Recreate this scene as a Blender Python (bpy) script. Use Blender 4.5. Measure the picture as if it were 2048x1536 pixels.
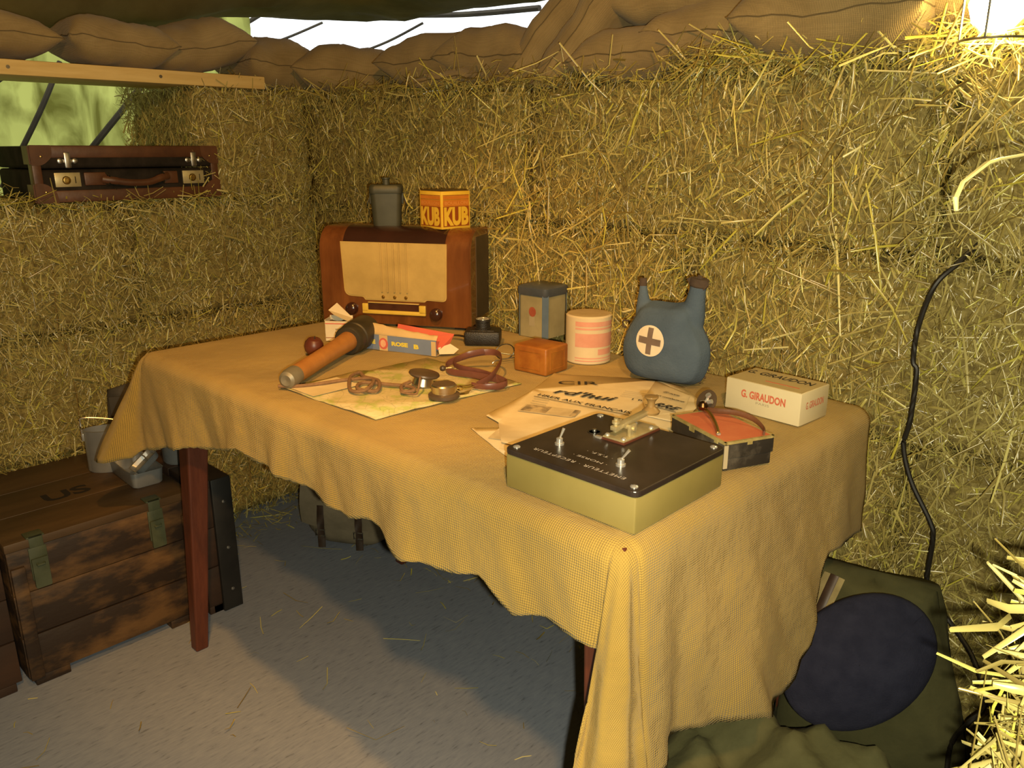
import bpy, bmesh, math, random
import numpy as np
from mathutils import Vector, Matrix
R = math.radians
random.seed(7)
for o in list(bpy.data.objects):
    bpy.data.objects.remove(o, do_unlink=True)
S = bpy.context.scene
COL = S.collection

# ------------------------------------------------------------------ camera
cam_d = bpy.data.cameras.new('camera')
cam_d.sensor_width = 36.0
cam_d.lens = 28.125
cam_d.clip_start = 0.02
cam = bpy.data.objects.new('camera', cam_d)
COL.objects.link(cam)
cam.location = (0, 0, 1.17)
cam.rotation_euler = (R(90 - 16.3), 0, R(43.8))
S.camera = cam

# ------------------------------------------------------------------ world, lamps, exposure
W = bpy.data.worlds.new('overcast_sky')
S.world = W
W.use_nodes = True
bg = W.node_tree.nodes['Background']
bg.inputs[0].default_value = (0.93, 0.97, 1.0, 1)
bg.inputs[1].default_value = 2.2
S.view_settings.view_transform = 'Standard'
S.view_settings.look = 'None'
S.view_settings.gamma = 1.0
S.view_settings.use_curve_mapping = False
S.view_settings.exposure = 0.0


def light(name, kind, loc, power, col, size=0.02, aim=None, spot=None, blend=0.5):
    d = bpy.data.lights.new(name, kind)
    d.energy = power
    d.color = col
    d.shadow_soft_size = size
    if kind == 'SPOT':
        d.spot_size = R(spot)
        d.spot_blend = blend
    o = bpy.data.objects.new(name, d)
    COL.objects.link(o)
    o.location = loc
    if aim is not None:
        o.rotation_euler = (Vector(aim) - Vector(loc)).to_track_quat('-Z', 'Y').to_euler()
    return o


# the photographer's phone flash, a hand-width below and right of the lens
light('phone_flash', 'POINT', (0.022, 0.018, 1.146), 60, (1.0, 0.94, 0.66), 0.006)
# the shaded lamp that hangs behind the photographer (its housing is built further down)
LAMP_BACK = (0.27, -0.15, 1.85)
light('hanging_lamp_light', 'SPOT', LAMP_BACK, 84, (1.0, 0.52, 0.15), 0.035, aim=(-1.45, 0.72, 0.85), spot=74, blend=0.45)
# added spot, unseen above the picture, that warms the table top
ADDED_LAMP = (-0.75, 0.36, 1.95)
light('added_table_light', 'SPOT', ADDED_LAMP, 64, (1.0, 0.47, 0.10), 0.03, aim=(-1.32, 0.98, 0.75), spot=56, blend=0.6)
# the bare bulb standing on top of the straw wall
LAMP_WALL = (-0.362, 1.385, 1.372)
light('wall_bulb_light', 'POINT', LAMP_WALL, 15, (1.0, 0.55, 0.14), 0.04)


# ------------------------------------------------------------------ material helpers
def nodes_of(m):
    m.use_nodes = True
    nt = m.node_tree
    b = nt.nodes['Principled BSDF']
    return nt, b


def lk(nt, a, b):
    nt.links.new(a, b)


def mat(name, col, col2=None, rough=0.7, metal=0.0, vs=8.0, stretch=(1, 1, 1), bump=0.0, bs=60.0,
        lo=0.35, hi=0.65, detail=5.0, coat=0.0, spec=0.5, sub=0.0, emit=None, estr=0.0, bstretch=None):
    m = bpy.data.materials.new(name)
    nt, b = nodes_of(m)
    b.inputs['Roughness'].default_value = rough
    b.inputs['Metallic'].default_value = metal
    b.inputs['Coat Weight'].default_value = coat
    b.inputs['Specular IOR Level'].default_value = spec
    if sub:
        b.inputs['Subsurface Weight'].default_value = sub
        b.inputs['Subsurface Radius'].default_value = (0.02, 0.01, 0.004)
        b.inputs['Subsurface Scale'].default_value = 0.3
    b.inputs['Base Color'].default_value = (*col, 1)
    if emit:
        b.inputs['Emission Color'].default_value = (*emit, 1)
        b.inputs['Emission Strength'].default_value = estr
    tc = nt.nodes.new('ShaderNodeTexCoord')
    if col2 is not None:
        mp = nt.nodes.new('ShaderNodeMapping')
        mp.inputs['Scale'].default_value = stretch
        n = nt.nodes.new('ShaderNodeTexNoise')
        n.inputs['Scale'].default_value = vs
        n.inputs['Detail'].default_value = detail
        n.inputs['Roughness'].default_value = 0.6
        r = nt.nodes.new('ShaderNodeValToRGB')
        r.color_ramp.elements[0].position = lo
        r.color_ramp.elements[0].color = (*col, 1)
        r.color_ramp.elements[1].position = hi
        r.color_ramp.elements[1].color = (*col2, 1)
        lk(nt, tc.outputs['Object'], mp.inputs[0])
        lk(nt, mp.outputs[0], n.inputs['Vector'])
        lk(nt, n.outputs[0], r.inputs[0])
        lk(nt, r.outputs[0], b.inputs['Base Color'])
    if bump:
        n2 = nt.nodes.new('ShaderNodeTexNoise')
        n2.inputs['Scale'].default_value = bs
        n2.inputs['Detail'].default_value = 4
        mp2 = nt.nodes.new('ShaderNodeMapping')
        mp2.inputs['Scale'].default_value = bstretch or stretch
        lk(nt, tc.outputs['Object'], mp2.inputs[0])
        lk(nt, mp2.outputs[0], n2.inputs['Vector'])
        bp = nt.nodes.new('ShaderNodeBump')
        bp.inputs['Strength'].default_value = bump
        bp.inputs['Distance'].default_value = 0.004
        lk(nt, n2.outputs[0], bp.inputs['Height'])
        lk(nt, bp.outputs[0], b.inputs['Normal'])
    return m


def weave_mat(name, col, col2, scale, bump, coord='UV', rough=0.9, vs=3.0, gap=0.55, wrinkle=0.0):
    """coarse woven cloth: two crossed thread waves, colour drifting in large blotches"""
    m = bpy.data.materials.new(name)
    nt, b = nodes_of(m)
    b.inputs['Roughness'].default_value = rough
    b.inputs['Specular IOR Level'].default_value = 0.15
    b.inputs['Sheen Weight'].default_value = 0.15
    tc = nt.nodes.new('ShaderNodeTexCoord')
    hs = []
    for ax in ('X', 'Y'):
        w = nt.nodes.new('ShaderNodeTexWave')
        w.bands_direction = ax
        w.inputs['Scale'].default_value = scale
        w.inputs['Distortion'].default_value = 1.1
        w.inputs['Detail'].default_value = 1.0
        w.inputs['Detail Scale'].default_value = 0.6
        lk(nt, tc.outputs[coord], w.inputs['Vector'])
        hs.append(w)
    if coord != 'UV':
        w = nt.nodes.new('ShaderNodeTexWave')
        w.bands_direction = 'Z'
        w.inputs['Scale'].default_value = scale
        w.inputs['Distortion'].default_value = 1.1
        lk(nt, tc.outputs[coord], w.inputs['Vector'])
        mm = nt.nodes.new('ShaderNodeMath'); mm.operation = 'MULTIPLY'
        lk(nt, hs[1].outputs[1], mm.inputs[0]); lk(nt, w.outputs[1], mm.inputs[1])
        h2 = mm.outputs[0]
    else:
        h2 = hs[1].outputs[1]
    mx = nt.nodes.new('ShaderNodeMath'); mx.operation = 'ADD'
    lk(nt, hs[0].outputs[1], mx.inputs[0]); lk(nt, h2, mx.inputs[1])
    n = nt.nodes.new('ShaderNodeTexNoise')
    n.inputs['Scale'].default_value = vs
    n.inputs['Detail'].default_value = 6
    lk(nt, tc.outputs['Object'], n.inputs['Vector'])
    r = nt.nodes.new('ShaderNodeValToRGB')
    r.color_ramp.elements[0].position = 0.36
    r.color_ramp.elements[0].color = (*col, 1)
    r.color_ramp.elements[1].position = 0.64
    r.color_ramp.elements[1].color = (*col2, 1)
    lk(nt, n.outputs[0], r.inputs[0])
    mr = nt.nodes.new('ShaderNodeMapRange')
    mr.inputs[1].default_value = 0.0; mr.inputs[2].default_value = 1.3
    mr.inputs[3].default_value = gap; mr.inputs[4].default_value = 1.08
    lk(nt, mx.outputs[0], mr.inputs[0])
    mc = nt.nodes.new('ShaderNodeMix'); mc.data_type = 'RGBA'; mc.blend_type = 'MULTIPLY'
    mc.inputs[0].default_value = 1.0
    lk(nt, r.outputs[0], mc.inputs[6]); lk(nt, mr.outputs[0], mc.inputs[7])
    lk(nt, mc.outputs[2], b.inputs['Base Color'])
    bp = nt.nodes.new('ShaderNodeBump')
    bp.inputs['Strength'].default_value = bump
    bp.inputs['Distance'].default_value = 0.0025
    lk(nt, mx.outputs[0], bp.inputs['Height'])
    if wrinkle:
        nw = nt.nodes.new('ShaderNodeTexNoise'); nw.inputs['Scale'].default_value = 16; nw.inputs['Detail'].default_value = 3
        lk(nt, tc.outputs['Object'], nw.inputs['Vector'])
        bw = nt.nodes.new('ShaderNodeBump'); bw.inputs['Strength'].default_value = wrinkle; bw.inputs['Distance'].default_value = 0.012
        lk(nt, nw.outputs[0], bw.inputs['Height']); lk(nt, bw.outputs[0], bp.inputs['Normal'])
    lk(nt, bp.outputs[0], b.inputs['Normal'])
    return m


def straw_mat(name, stops):
    m = bpy.data.materials.new(name)
    nt, b = nodes_of(m)
    a = nt.nodes.new('ShaderNodeAttribute'); a.attribute_name = 'rnd'
    r = nt.nodes.new('ShaderNodeValToRGB')
    el = r.color_ramp.elements
    while len(el) < len(stops):
        el.new(0.5)
    for e, (p, c) in zip(el, stops):
        e.position = p; e.color = (*c, 1)
    lk(nt, a.outputs['Fac'], r.inputs[0])
    lk(nt, r.outputs[0], b.inputs['Base Color'])
    b.inputs['Roughness'].default_value = 0.28
    b.inputs['Specular IOR Level'].default_value = 0.75
    return m


M = {}
M['straw'] = straw_mat('straw', [(0.0, (0.13, 0.090, 0.022)), (0.30, (0.265, 0.200, 0.052)), (0.55, (0.40, 0.320, 0.095)),
                                 (0.75, (0.52, 0.44, 0.15)), (0.86, (0.52, 0.47, 0.06)), (1.0, (0.78, 0.70, 0.34))])
M['straw_core'] = mat('straw_core', (0.15, 0.108, 0.028), (0.34, 0.265, 0.08), rough=0.9, vs=70, stretch=(1, 1, 1.3), bump=0.9, bs=90, lo=0.38, hi=0.62, detail=8)
M['twine'] = mat('twine', (0.20, 0.13, 0.03), (0.30, 0.2, 0.05), rough=0.9, vs=60)
M['sack'] = weave_mat('sandbag_jute', (0.235, 0.165, 0.072), (0.33, 0.24, 0.11), 110, 0.25, coord='Object', vs=7, gap=0.8)
M['sack_seam'] = mat('sandbag_seam', (0.13, 0.092, 0.04), rough=0.95)
M['burlap'] = weave_mat('burlap_cloth', (0.31, 0.215, 0.052), (0.41, 0.285, 0.072), 100, 0.42, coord='UV', vs=4.5, gap=0.74, wrinkle=0.5)
M['pine'] = mat('pine_board', (0.62, 0.42, 0.14), (0.72, 0.52, 0.20), rough=0.6, vs=9, stretch=(6, 0.6, 6), bump=0.1)


# ------------------------------------------------------------------ mesh helpers
def link(name, me, m=None, parent=None):
    o = bpy.data.objects.new(name, me)
    COL.objects.link(o)
    if m is not None and not me.materials:
        me.materials.append(m if not isinstance(m, str) else M[m])
    if parent is not None:
        o.parent = parent
    return o


def tag(o, label=None, cat=None, group=None, kind=None):
    if label: o['label'] = label
    if cat: o['category'] = cat
    if group: o['group'] = group
    if kind: o['kind'] = kind
    return o


def thing(name, label, cat, loc=(0, 0, 0), rz=0.0, group=None):
    o = bpy.data.objects.new(name, None)
    o.empty_display_size = 0.05
    COL.objects.link(o)
    o.location = loc
    o.rotation_euler = (0, 0, rz)
    return tag(o, label, cat, group)


class MB:
    """collects shapes into one mesh"""
    def __init__(s):
        s.v = []; s.f = []

    def add(s, vs, fs, T=None):
        n = len(s.v)
        s.v += [tuple(T @ Vector(p)) if T is not None else tuple(p) for p in vs]
        s.f += [tuple(i + n for i in f) for f in fs]
        return s

    def box(s, x0, x1, y0, y1, z0, z1, bev=0.0, seg=2, T=None):
        bm = bmesh.new()
        bmesh.ops.create_cube(bm, size=1)
        for v in bm.verts:
            v.co = Vector((x0 + (v.co.x + .5) * (x1 - x0), y0 + (v.co.y + .5) * (y1 - y0), z0 + (v.co.z + .5) * (z1 - z0)))
        if bev:
            bmesh.ops.bevel(bm, geom=bm.edges[:], offset=bev, segments=seg, affect='EDGES', profile=0.5)
        bm.verts.index_update()
        s.add([v.co[:] for v in bm.verts], [[v.index for v in f.verts] for f in bm.faces], T)
        bm.free()
        return s

    def lathe(s, prof, n=32, T=None, a0=0.0, a1=2 * math.pi, sx=1.0, sy=1.0, cap=True):
        full = abs(a1 - a0 - 2 * math.pi) < 1e-6
        k = n if full else n + 1
        vs = []
        for (r, z) in prof:
            for i in range(k):
                a = a0 + (a1 - a0) * i / n
                vs.append((r * math.cos(a) * sx, r * math.sin(a) * sy, z))
        fs = []
        for j in range(len(prof) - 1):
            for i in range(n):
                i2 = (i + 1) % k
                fs.append((j * k + i, j * k + i2, (j + 1) * k + i2, (j + 1) * k + i))
        if full and cap:
            if prof[0][0] > 1e-6: fs.append(tuple(range(k))[::-1])
            if prof[-1][0] > 1e-6: fs.append(tuple((len(prof) - 1) * k + i for i in range(k)))
        return s.add(vs, fs, T)

    def tube(s, pts, r, n=8, T=None, closed=False, flat=None):
        P = [Vector(p) for p in pts]
        rr = r if isinstance(r, (list, tuple)) else [r] * len(P)
        vs = []; up = Vector((0, 0, 1))
        for i, p in enumerate(P):
            if closed:
                d = P[(i + 1) % len(P)] - P[i - 1]
            else:
                d = P[min(i + 1, len(P) - 1)] - P[max(i - 1, 0)]
            d.normalize()
            a = d.cross(up)
            if a.length < 1e-3: a = d.cross(Vector((1, 0, 0)))
            a.normalize(); b = a.cross(d)
            fx, fy = flat or (1, 1)
            for k in range(n):
                t = 2 * math.pi * k / n
                vs.append(p + (a * math.cos(t) * fx + b * math.sin(t) * fy) * rr[i])
        fs = []
        m = len(P)
        for i in range(m if closed else m - 1):
            for k in range(n):
                i2 = (i + 1) % m
                fs.append((i * n + k, i * n + (k + 1) % n, i2 * n + (k + 1) % n, i2 * n + k))
        if not closed:
            fs.append(tuple(range(n))[::-1]); fs.append(tuple((m - 1) * n + k for k in range(n)))
        return s.add(vs, fs, T)

    def grid(s, nx, ny, fn, T=None, flip=False):
        vs = [fn(i / nx, j / ny) for j in range(ny + 1) for i in range(nx + 1)]
        fs = []
        for j in range(ny):
            for i in range(nx):
                a = j * (nx + 1) + i
                q = (a, a + 1, a + nx + 2, a + nx + 1)
                fs.append(q[::-1] if flip else q)
        return s.add(vs, fs, T)

    def prism(s, poly, z0, z1, T=None):
        n = len(poly)
        vs = [(x, y, z0) for x, y in poly] + [(x, y, z1) for x, y in poly]
        fs = [tuple(range(n))[::-1], tuple(range(n, 2 * n))]
        fs += [(i, (i + 1) % n, n + (i + 1) % n, n + i) for i in range(n)]
        return s.add(vs, fs, T)

    def mesh(s, name, smooth=True, angle=35):
        me = bpy.data.meshes.new(name)
        me.from_pydata(s.v, [], s.f)
        me.update()
        if smooth:
            me.shade_smooth()
            me.set_sharp_from_angle(angle=R(angle))
        return me

    def build(s, name, m, parent=None, smooth=True, angle=35):
        return link(name, s.mesh(name, smooth, angle), m, parent)


def catmull(pts, n=8, closed=False):
    P = [Vector(p) for p in pts]
    out = []
    m = len(P)
    for i in range(m if closed else m - 1):
        if closed:
            p0, p1, p2, p3 = P[i - 1], P[i], P[(i + 1) % m], P[(i + 2) % m]
        else:
            p0, p1, p2, p3 = P[max(i - 1, 0)], P[i], P[i + 1], P[min(i + 2, m - 1)]
        for k in range(n):
            t = k / n
            out.append(0.5 * ((2 * p1) + (p2 - p0) * t + (2 * p0 - 5 * p1 + 4 * p2 - p3) * t * t + (3 * p1 - p0 - 3 * p2 + p3) * t ** 3))
    if not closed:
        out.append(P[-1].copy())
    return out


def Tm(loc=(0, 0, 0), rx=0, ry=0, rz=0):
    return Matrix.Translation(loc) @ Matrix.Rotation(rz, 4, 'Z') @ Matrix.Rotation(ry, 4, 'Y') @ Matrix.Rotation(rx, 4, 'X')


def frame(o, xd, yd):
    x = Vector(xd).normalized(); y = Vector(yd); y = (y - x * y.dot(x)).normalized(); z = x.cross(y)
    m = Matrix((x, y, z)).transposed().to_4x4()
    m.translation = Vector(o)
    return m


def lettering(parent, text, o, xd, yd, w, h, m, shear=0.0, bold=0.0, name='lettering', space=1.0, T=None):
    """flat print: text fitted into w x h, centred at o on the plane xd, yd"""
    cu = bpy.data.curves.new('t', 'FONT')
    cu.body = text
    cu.align_x = 'CENTER'; cu.align_y = 'CENTER'
    cu.shear = shear
    cu.offset = bold
    cu.space_character = space
    cu.resolution_u = 3
    to = bpy.data.objects.new('t', cu)
    COL.objects.link(to)
    dg = bpy.context.evaluated_depsgraph_get()
    me = bpy.data.meshes.new_from_object(to.evaluated_get(dg))
    bpy.data.objects.remove(to); bpy.data.curves.remove(cu)
    co = np.empty(len(me.vertices) * 3); me.vertices.foreach_get('co', co); co = co.reshape(-1, 3)
    mn, mx = co.min(0), co.max(0)
    F = frame(o, xd, yd)
    for v in me.vertices:
        x = ((v.co.x - mn[0]) / (mx[0] - mn[0]) - .5) * w
        y = ((v.co.y - mn[1]) / max(1e-6, mx[1] - mn[1]) - .5) * h
        v.co = F @ Vector((x, y, 0.0003))
    me.materials.clear()
    me.name = name
    return link(name, me, m, parent)


def decal(parent, name, o, xd, yd, w, h, m, n=0.0003):
    F = frame(o, xd, yd)
    b = MB().box(-w / 2, w / 2, -h / 2, h / 2, 0, n, T=F)
    return b.build(name, m, parent, smooth=False)


def hsh(*a):
    return (math.sin(sum((i + 1) * 12.9898 * x for i, x in enumerate(a)) + 4.1) * 43758.5453) % 1.0


def wob(x, seed=0.0):
    return (math.sin(x * 1.0 + seed) + 0.6 * math.sin(x * 2.3 + seed * 1.7 + 1.1) + 0.35 * math.sin(x * 4.9 + seed * 2.9)) / 1.95


# ------------------------------------------------------------------ straw
rng = np.random.default_rng(5)


def strand_mesh(name, base, dirs, nrm, length, width, rnd, bend):
    """many bent, folded straw ribbons as one mesh (arrays of n)"""
    n = len(base)
    side = np.cross(dirs, nrm); side /= np.linalg.norm(side, axis=1)[:, None] + 1e-9
    out = np.cross(side, dirs)
    V = np.empty((n, 9, 3))
    for k, t in enumerate((-0.5, 0.0, 0.5)):
        c = base + dirs * (length * t)[:, None] + out * (bend * (t * t * 4 - 0.0) * length)[:, None]
        wk = (width * (1.0 if k != 2 else 0.6))[:, None]
        V[:, k * 3 + 0] = c - side * wk * 0.5
        V[:, k * 3 + 1] = c + out * wk * 0.28
        V[:, k * 3 + 2] = c + side * wk * 0.5
    q = np.array([[0, 1, 4, 3], [1, 2, 5, 4], [3, 4, 7, 6], [4, 5, 8, 7]])
    Fq = (np.arange(n)[:, None, None] * 9 + q[None]).reshape(-1)
    me = bpy.data.meshes.new(name)
    me.vertices.add(n * 9); me.vertices.foreach_set('co', V.reshape(-1))
    me.loops.add(n * 16); me.loops.foreach_set('vertex_index', Fq.astype(np.int32))
    me.polygons.add(n * 4)
    me.polygons.foreach_set('loop_start', np.arange(0, n * 16, 4, dtype=np.int32))
    at = me.attributes.new('rnd', 'FLOAT', 'FACE')
    at.data.foreach_set('value', np.repeat(rnd, 4).astype(np.float32))
    me.update(calc_edges=True)
    me.materials.append(M['straw'])
    return me


def bale_straw(name, L, D, H, dens, seed):
    r = np.random.default_rng(seed)
    # faces: axis, sign, extents
    half = np.array([L / 2, D / 2, H / 2])
    B = []; Dr = []; N = []
    for ax in range(3):
        for sg in (-1, 1):
            if ax == 2 and sg == -1: continue
            o = [i for i in range(3) if i != ax]
            area = 4 * half[o[0]] * half[o[1]]
            n = int(area * dens * (1.0 if ax != 2 else 0.7))
            p = np.zeros((n, 3)); p[:, ax] = sg * half[ax]
            p[:, o[0]] = r.uniform(-1, 1, n) * (half[o[0]] + 0.004)
            p[:, o[1]] = r.uniform(-1, 1, n) * (half[o[1]] + 0.004)
            nn = np.zeros((n, 3)); nn[:, ax] = sg
            a = r.uniform(0, 2 * np.pi, n)
            if ax != 2:      # side faces: more upright than level
                a = np.where(r.random(n) < 0.45, np.pi / 2 + r.normal(0, 0.5, n), a)
            d = np.zeros((n, 3)); d[:, o[0]] = np.cos(a); d[:, o[1]] = np.sin(a)
            d += nn * r.normal(0, 0.22, n)[:, None]
            d /= np.linalg.norm(d, axis=1)[:, None]
            p += nn * (r.gamma(1.6, 0.0055, n) - 0.004)[:, None]
            n2 = nn + r.normal(0, 0.45, (n, 3)); n2 /= np.linalg.norm(n2, axis=1)[:, None]
            B.append(p); Dr.append(d); N.append(n2)
    B = np.concatenate(B); Dr = np.concatenate(Dr); N = np.concatenate(N)
    n = len(B)
    ln = np.clip(r.gamma(2.6, 0.0125, n), 0.010, 0.13)
    wd = np.clip(r.gamma(3.5, 0.00058, n), 0.0009, 0.0048)
    return strand_mesh(name, B, Dr, N, ln, wd, np.clip(r.beta(2.6, 2.4, n), 0, 1), r.normal(0, 0.14, n))


BALE = (0.95, 0.46, 0.33)


def bale_core(L, D, H, seed):
    nx, ny, nz = 26, 12, 9
    bm = bmesh.new()
    bmesh.ops.create_cube(bm, size=1)
    bmesh.ops.subdivide_edges(bm, edges=bm.edges[:], cuts=9, use_grid_fill=True)
    for v in bm.verts:
        x, y, z = v.co
        k = 0.012 * (hsh(x * 7, y * 9, z * 11, seed) - 0.6)
        e = [abs(x) > .499, abs(y) > .499, abs(z) > .499]
        rd = 0.012 if sum(e) >= 2 else 0.0
        v.co = Vector((x * (L - .012 - 2 * rd) + k * (x > 0) - k * (x < 0), y * (D - .012 - 2 * rd) + k * (y > 0) - k * (y < 0), z * (H - .008 - 2 * rd)))
    me = bpy.data.meshes.new('bale_core')
    bm.to_mesh(me); bm.free()
    me.shade_smooth()
    me.materials.append(M['straw_core'])
    return me


def bale_twine(L, D, H, x):
    b = MB()
    h = H / 2 + 0.002; d = D / 2 + 0.003
    pts = []
    for (y, z) in [(-d, -h + .03), (-d, 0), (-d, h - .03), (-d + .03, h), (0, h), (d - .03, h), (d, h - .03), (d, 0), (d, -h + .03), (d - .03, -h), (0, -h), (-d + .03, -h)]:
        pts.append((x + 0.006 * wob(y * 20 + z * 30, x), y, z))
    b.tube(pts, 0.0022, 6, closed=True)
    return b.mesh('twine')


VAR = []
for k in range(3):
    L = BALE[0] if k < 2 else 0.47
    VAR.append((bale_core(L, BALE[1], BALE[2], k), bale_straw('loose_straw', L, BALE[1], BALE[2], 16000, 40 + k),
                [bale_twine(L, BALE[1], BALE[2], sx * L * 0.24) for sx in (-1, 1)]))


def bale(loc, rz, label, k=0, zs=1.0, group='straw bales of the dugout walls'):
    core, st, tw = VAR[k]
    t = thing('straw_bale', label, 'straw bale', (loc[0], loc[1], loc[2]), rz, group)
    c = link('bale_body', core, None, t); c.location.z = BALE[2] / 2
    s = link('loose_straw', st, None, c); s['kind'] = 'stuff'
    for me in tw:
        w = link('twine', me, 'twine', c)
    t.scale.z = zs
    return t
# ================================================================== THE SETTING
def floor_mat():
    m = bpy.data.materials.new('vinyl_floor')
    nt, b = nodes_of(m)
    b.inputs['Roughness'].default_value = 0.55
    b.inputs['Specular IOR Level'].default_value = 0.3
    tc = nt.nodes.new('ShaderNodeTexCoord')
    mp = nt.nodes.new('ShaderNodeMapping'); mp.inputs['Scale'].default_value = (13, 2.2, 1)
    mp.inputs['Rotation'].default_value = (0, 0, R(6))
    n = nt.nodes.new('ShaderNodeTexNoise'); n.inputs['Scale'].default_value = 13; n.inputs['Detail'].default_value = 6; n.inputs['Roughness'].default_value = 0.6
    lk(nt, tc.outputs['Object'], mp.inputs[0]); lk(nt, mp.outputs[0], n.inputs['Vector'])
    r = nt.nodes.new('ShaderNodeValToRGB')
    e = r.color_ramp.elements
    e[0].position = 0.27; e[0].color = (0.12, 0.13, 0.155, 1)
    e[1].position = 0.40; e[1].color = (0.255, 0.285, 0.365, 1)
    x = e.new(0.70); x.color = (0.315, 0.345, 0.42, 1)
    lk(nt, n.outputs[0], r.inputs[0])
    n2 = nt.nodes.new('ShaderNodeTexNoise'); n2.inputs['Scale'].default_value = 2.2; n2.inputs['Detail'].default_value = 5
    lk(nt, tc.outputs['Object'], n2.inputs['Vector'])
    mr = nt.nodes.new('ShaderNodeMapRange'); mr.inputs[3].default_value = 0.8; mr.inputs[4].default_value = 1.15
    lk(nt, n2.outputs[0], mr.inputs[0])
    mc = nt.nodes.new('ShaderNodeMix'); mc.data_type = 'RGBA'; mc.blend_type = 'MULTIPLY'; mc.inputs[0].default_value = 1
    lk(nt, r.outputs[0], mc.inputs[6]); lk(nt, mr.outputs[0], mc.inputs[7])
    lk(nt, mc.outputs[2], b.inputs['Base Color'])
    return m


fl = MB().box(-3.3, 1.8, -1.8, 2.4, -0.05, 0.0).build('floor', floor_mat(), smooth=False)
tag(fl, 'grey blue speckled vinyl floor under the table', kind='structure')

gd_ = MB().box(-15, 15, -15, 15, -0.12, -0.06).build('ground', mat('rough_grass', (0.030, 0.045, 0.012), (0.06, 0.075, 0.02), rough=0.95, vs=3), smooth=False)
tag(gd_, 'rough grass outside the tent', kind='structure')
# ---- straw bales: right-hand wall (its face is the plane y = 1.45)
RW = [
    (3, -1.855, 0, 'top row straw bale in the far corner, above and behind the wooden radio'),
    (3, -0.905, 1, 'top row straw bale above the blue canteen, under the round sandbags'),
    (3, 0.045, 0, 'top row straw bale at the right, under the glowing bulb'),
    (2, -2.095, 2, 'half straw bale of the second row, in the far corner left of the radio'),
    (2, -1.385, 1, 'second row straw bale directly behind the wooden radio and the cardboard roll'),
    (2, -0.435, 0, 'second row straw bale behind the blue canteen and the white card box'),
    (2, 0.515, 1, 'second row straw bale at the far right edge'),
    (1, -1.855, 1, 'third row straw bale under table height in the far corner'),
    (1, -0.905, 0, 'third row straw bale behind the middle of the table'),
    (1, 0.045, 1, 'third row straw bale behind the black cable, right of the table'),
    (0, -2.095, 2, 'half straw bale on the floor in the far corner, left of the canvas satchel'),
    (0, -1.385, 0, 'bottom straw bale on the floor behind the canvas satchel'),
    (0, -0.435, 1, 'bottom straw bale on the floor behind the green kit bag'),
    (0, 0.515, 0, 'bottom straw bale on the floor at the far right'),
]
for i, (row, x, k, lab) in enumerate(RW):
    dy = 0.012 * math.sin(i * 2.3)
    bale((x, 1.45 + 0.23 + dy, row * 0.33), math.pi * (i % 2) + R(0.5) * math.sin(i * 1.7), lab, k)
# ---- left-hand wall (its face is the plane x = -2.33), three rows high, a fourth only in the corner
LW = [
    (2, -0.505, 0, 'straw bale of the ledge at the far left edge, left of the suitcase'),
    (2, 0.445, 1, 'straw bale of the ledge that carries the left part of the brown suitcase'),
    (2, 1.395, 0, 'straw bale of the ledge under the right end of the brown suitcase'),
    (1, -0.035, 1, 'second layer straw bale at the left edge below the suitcase ledge'),
    (1, 0.915, 0, 'second layer straw bale below the suitcase, behind the mess tins'),
    (1, 1.630, 2, 'half straw bale of the second layer in the corner, left of the table'),
    (0, -0.505, 0, 'bottom straw bale behind the left wooden crate at the edge'),
    (0, 0.445, 1, 'bottom straw bale behind the crate stencilled US'),
    (0, 1.395, 0, 'bottom straw bale seen between the black edged box and the satchel'),
]
for i, (row, y, k, lab) in enumerate(LW):
    bale((-2.33 - 0.23 + 0.01 * math.sin(i * 1.9), y, row * 0.343), math.pi / 2 + math.pi * (i % 2) + R(0.6) * math.sin(i * 2.7), lab, k, zs=1.04)
bale((-2.56, 1.105 + 0.475, 1.029), math.pi / 2, 'topmost straw bale of the left wall, right of the window opening', 1, zs=1.0)
# ---- bales right beside the photographer
bale((0.152, 1.085, 0.0), math.pi / 2, 'lower straw bale near the lens at the bottom right corner', 0, zs=1.14)
bale((0.152, 1.085, 0.376), math.pi / 2, 'brightly lit straw bale close to the lens at the lower right edge', 1, zs=1.14)
bale((0.205, 1.10, 0.752), math.pi / 2, 'straw bale just beyond the right edge at table height', 0)
bale((0.205, 1.10, 1.082), math.pi / 2, 'straw bale just beyond the right edge that a bent bright stalk sticks out of', 1)

# ---- tarpaulin roof, its eaves just beyond the walls
def interp_(x, xs, ys):
    return float(np.interp(x, xs, ys))


def roof_fn(a, b):
    x = -2.95 + a * 4.7; y = -1.75 + b * 3.95
    ex = x + 2.95; ey = 2.2 - y; e2 = 1.75 - x; e3 = y + 1.75
    d = min(ex, ey, e2, e3)
    if ex < ey:
        base = interp_(y, [0.0, 0.83, 1.04, 1.34, 1.53, 1.79, 2.2], [1.47, 1.492, 1.512, 1.570, 1.630, 1.655, 1.683])
    else:
        base = interp_(x, [-2.95, -2.68, -2.57, -2.27, -2.02, -1.5], [1.683, 1.662, 1.668, 1.662, 1.655, 1.65])
    fold = (0.018 * wob(x * 5 + y * 7, 1.3) + 0.012 * wob(x * 13 - y * 9, 2.0)) * min(1, d * 4) + 0.004 * wob(x * 11 + y * 9, 1)
    z = base + fold + 0.10 * min(d, 0.35) + 0.62 * (1 - math.exp(-max(0, d - .25) * 1.1)) * 1.1
    return (x, y, z)


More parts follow.
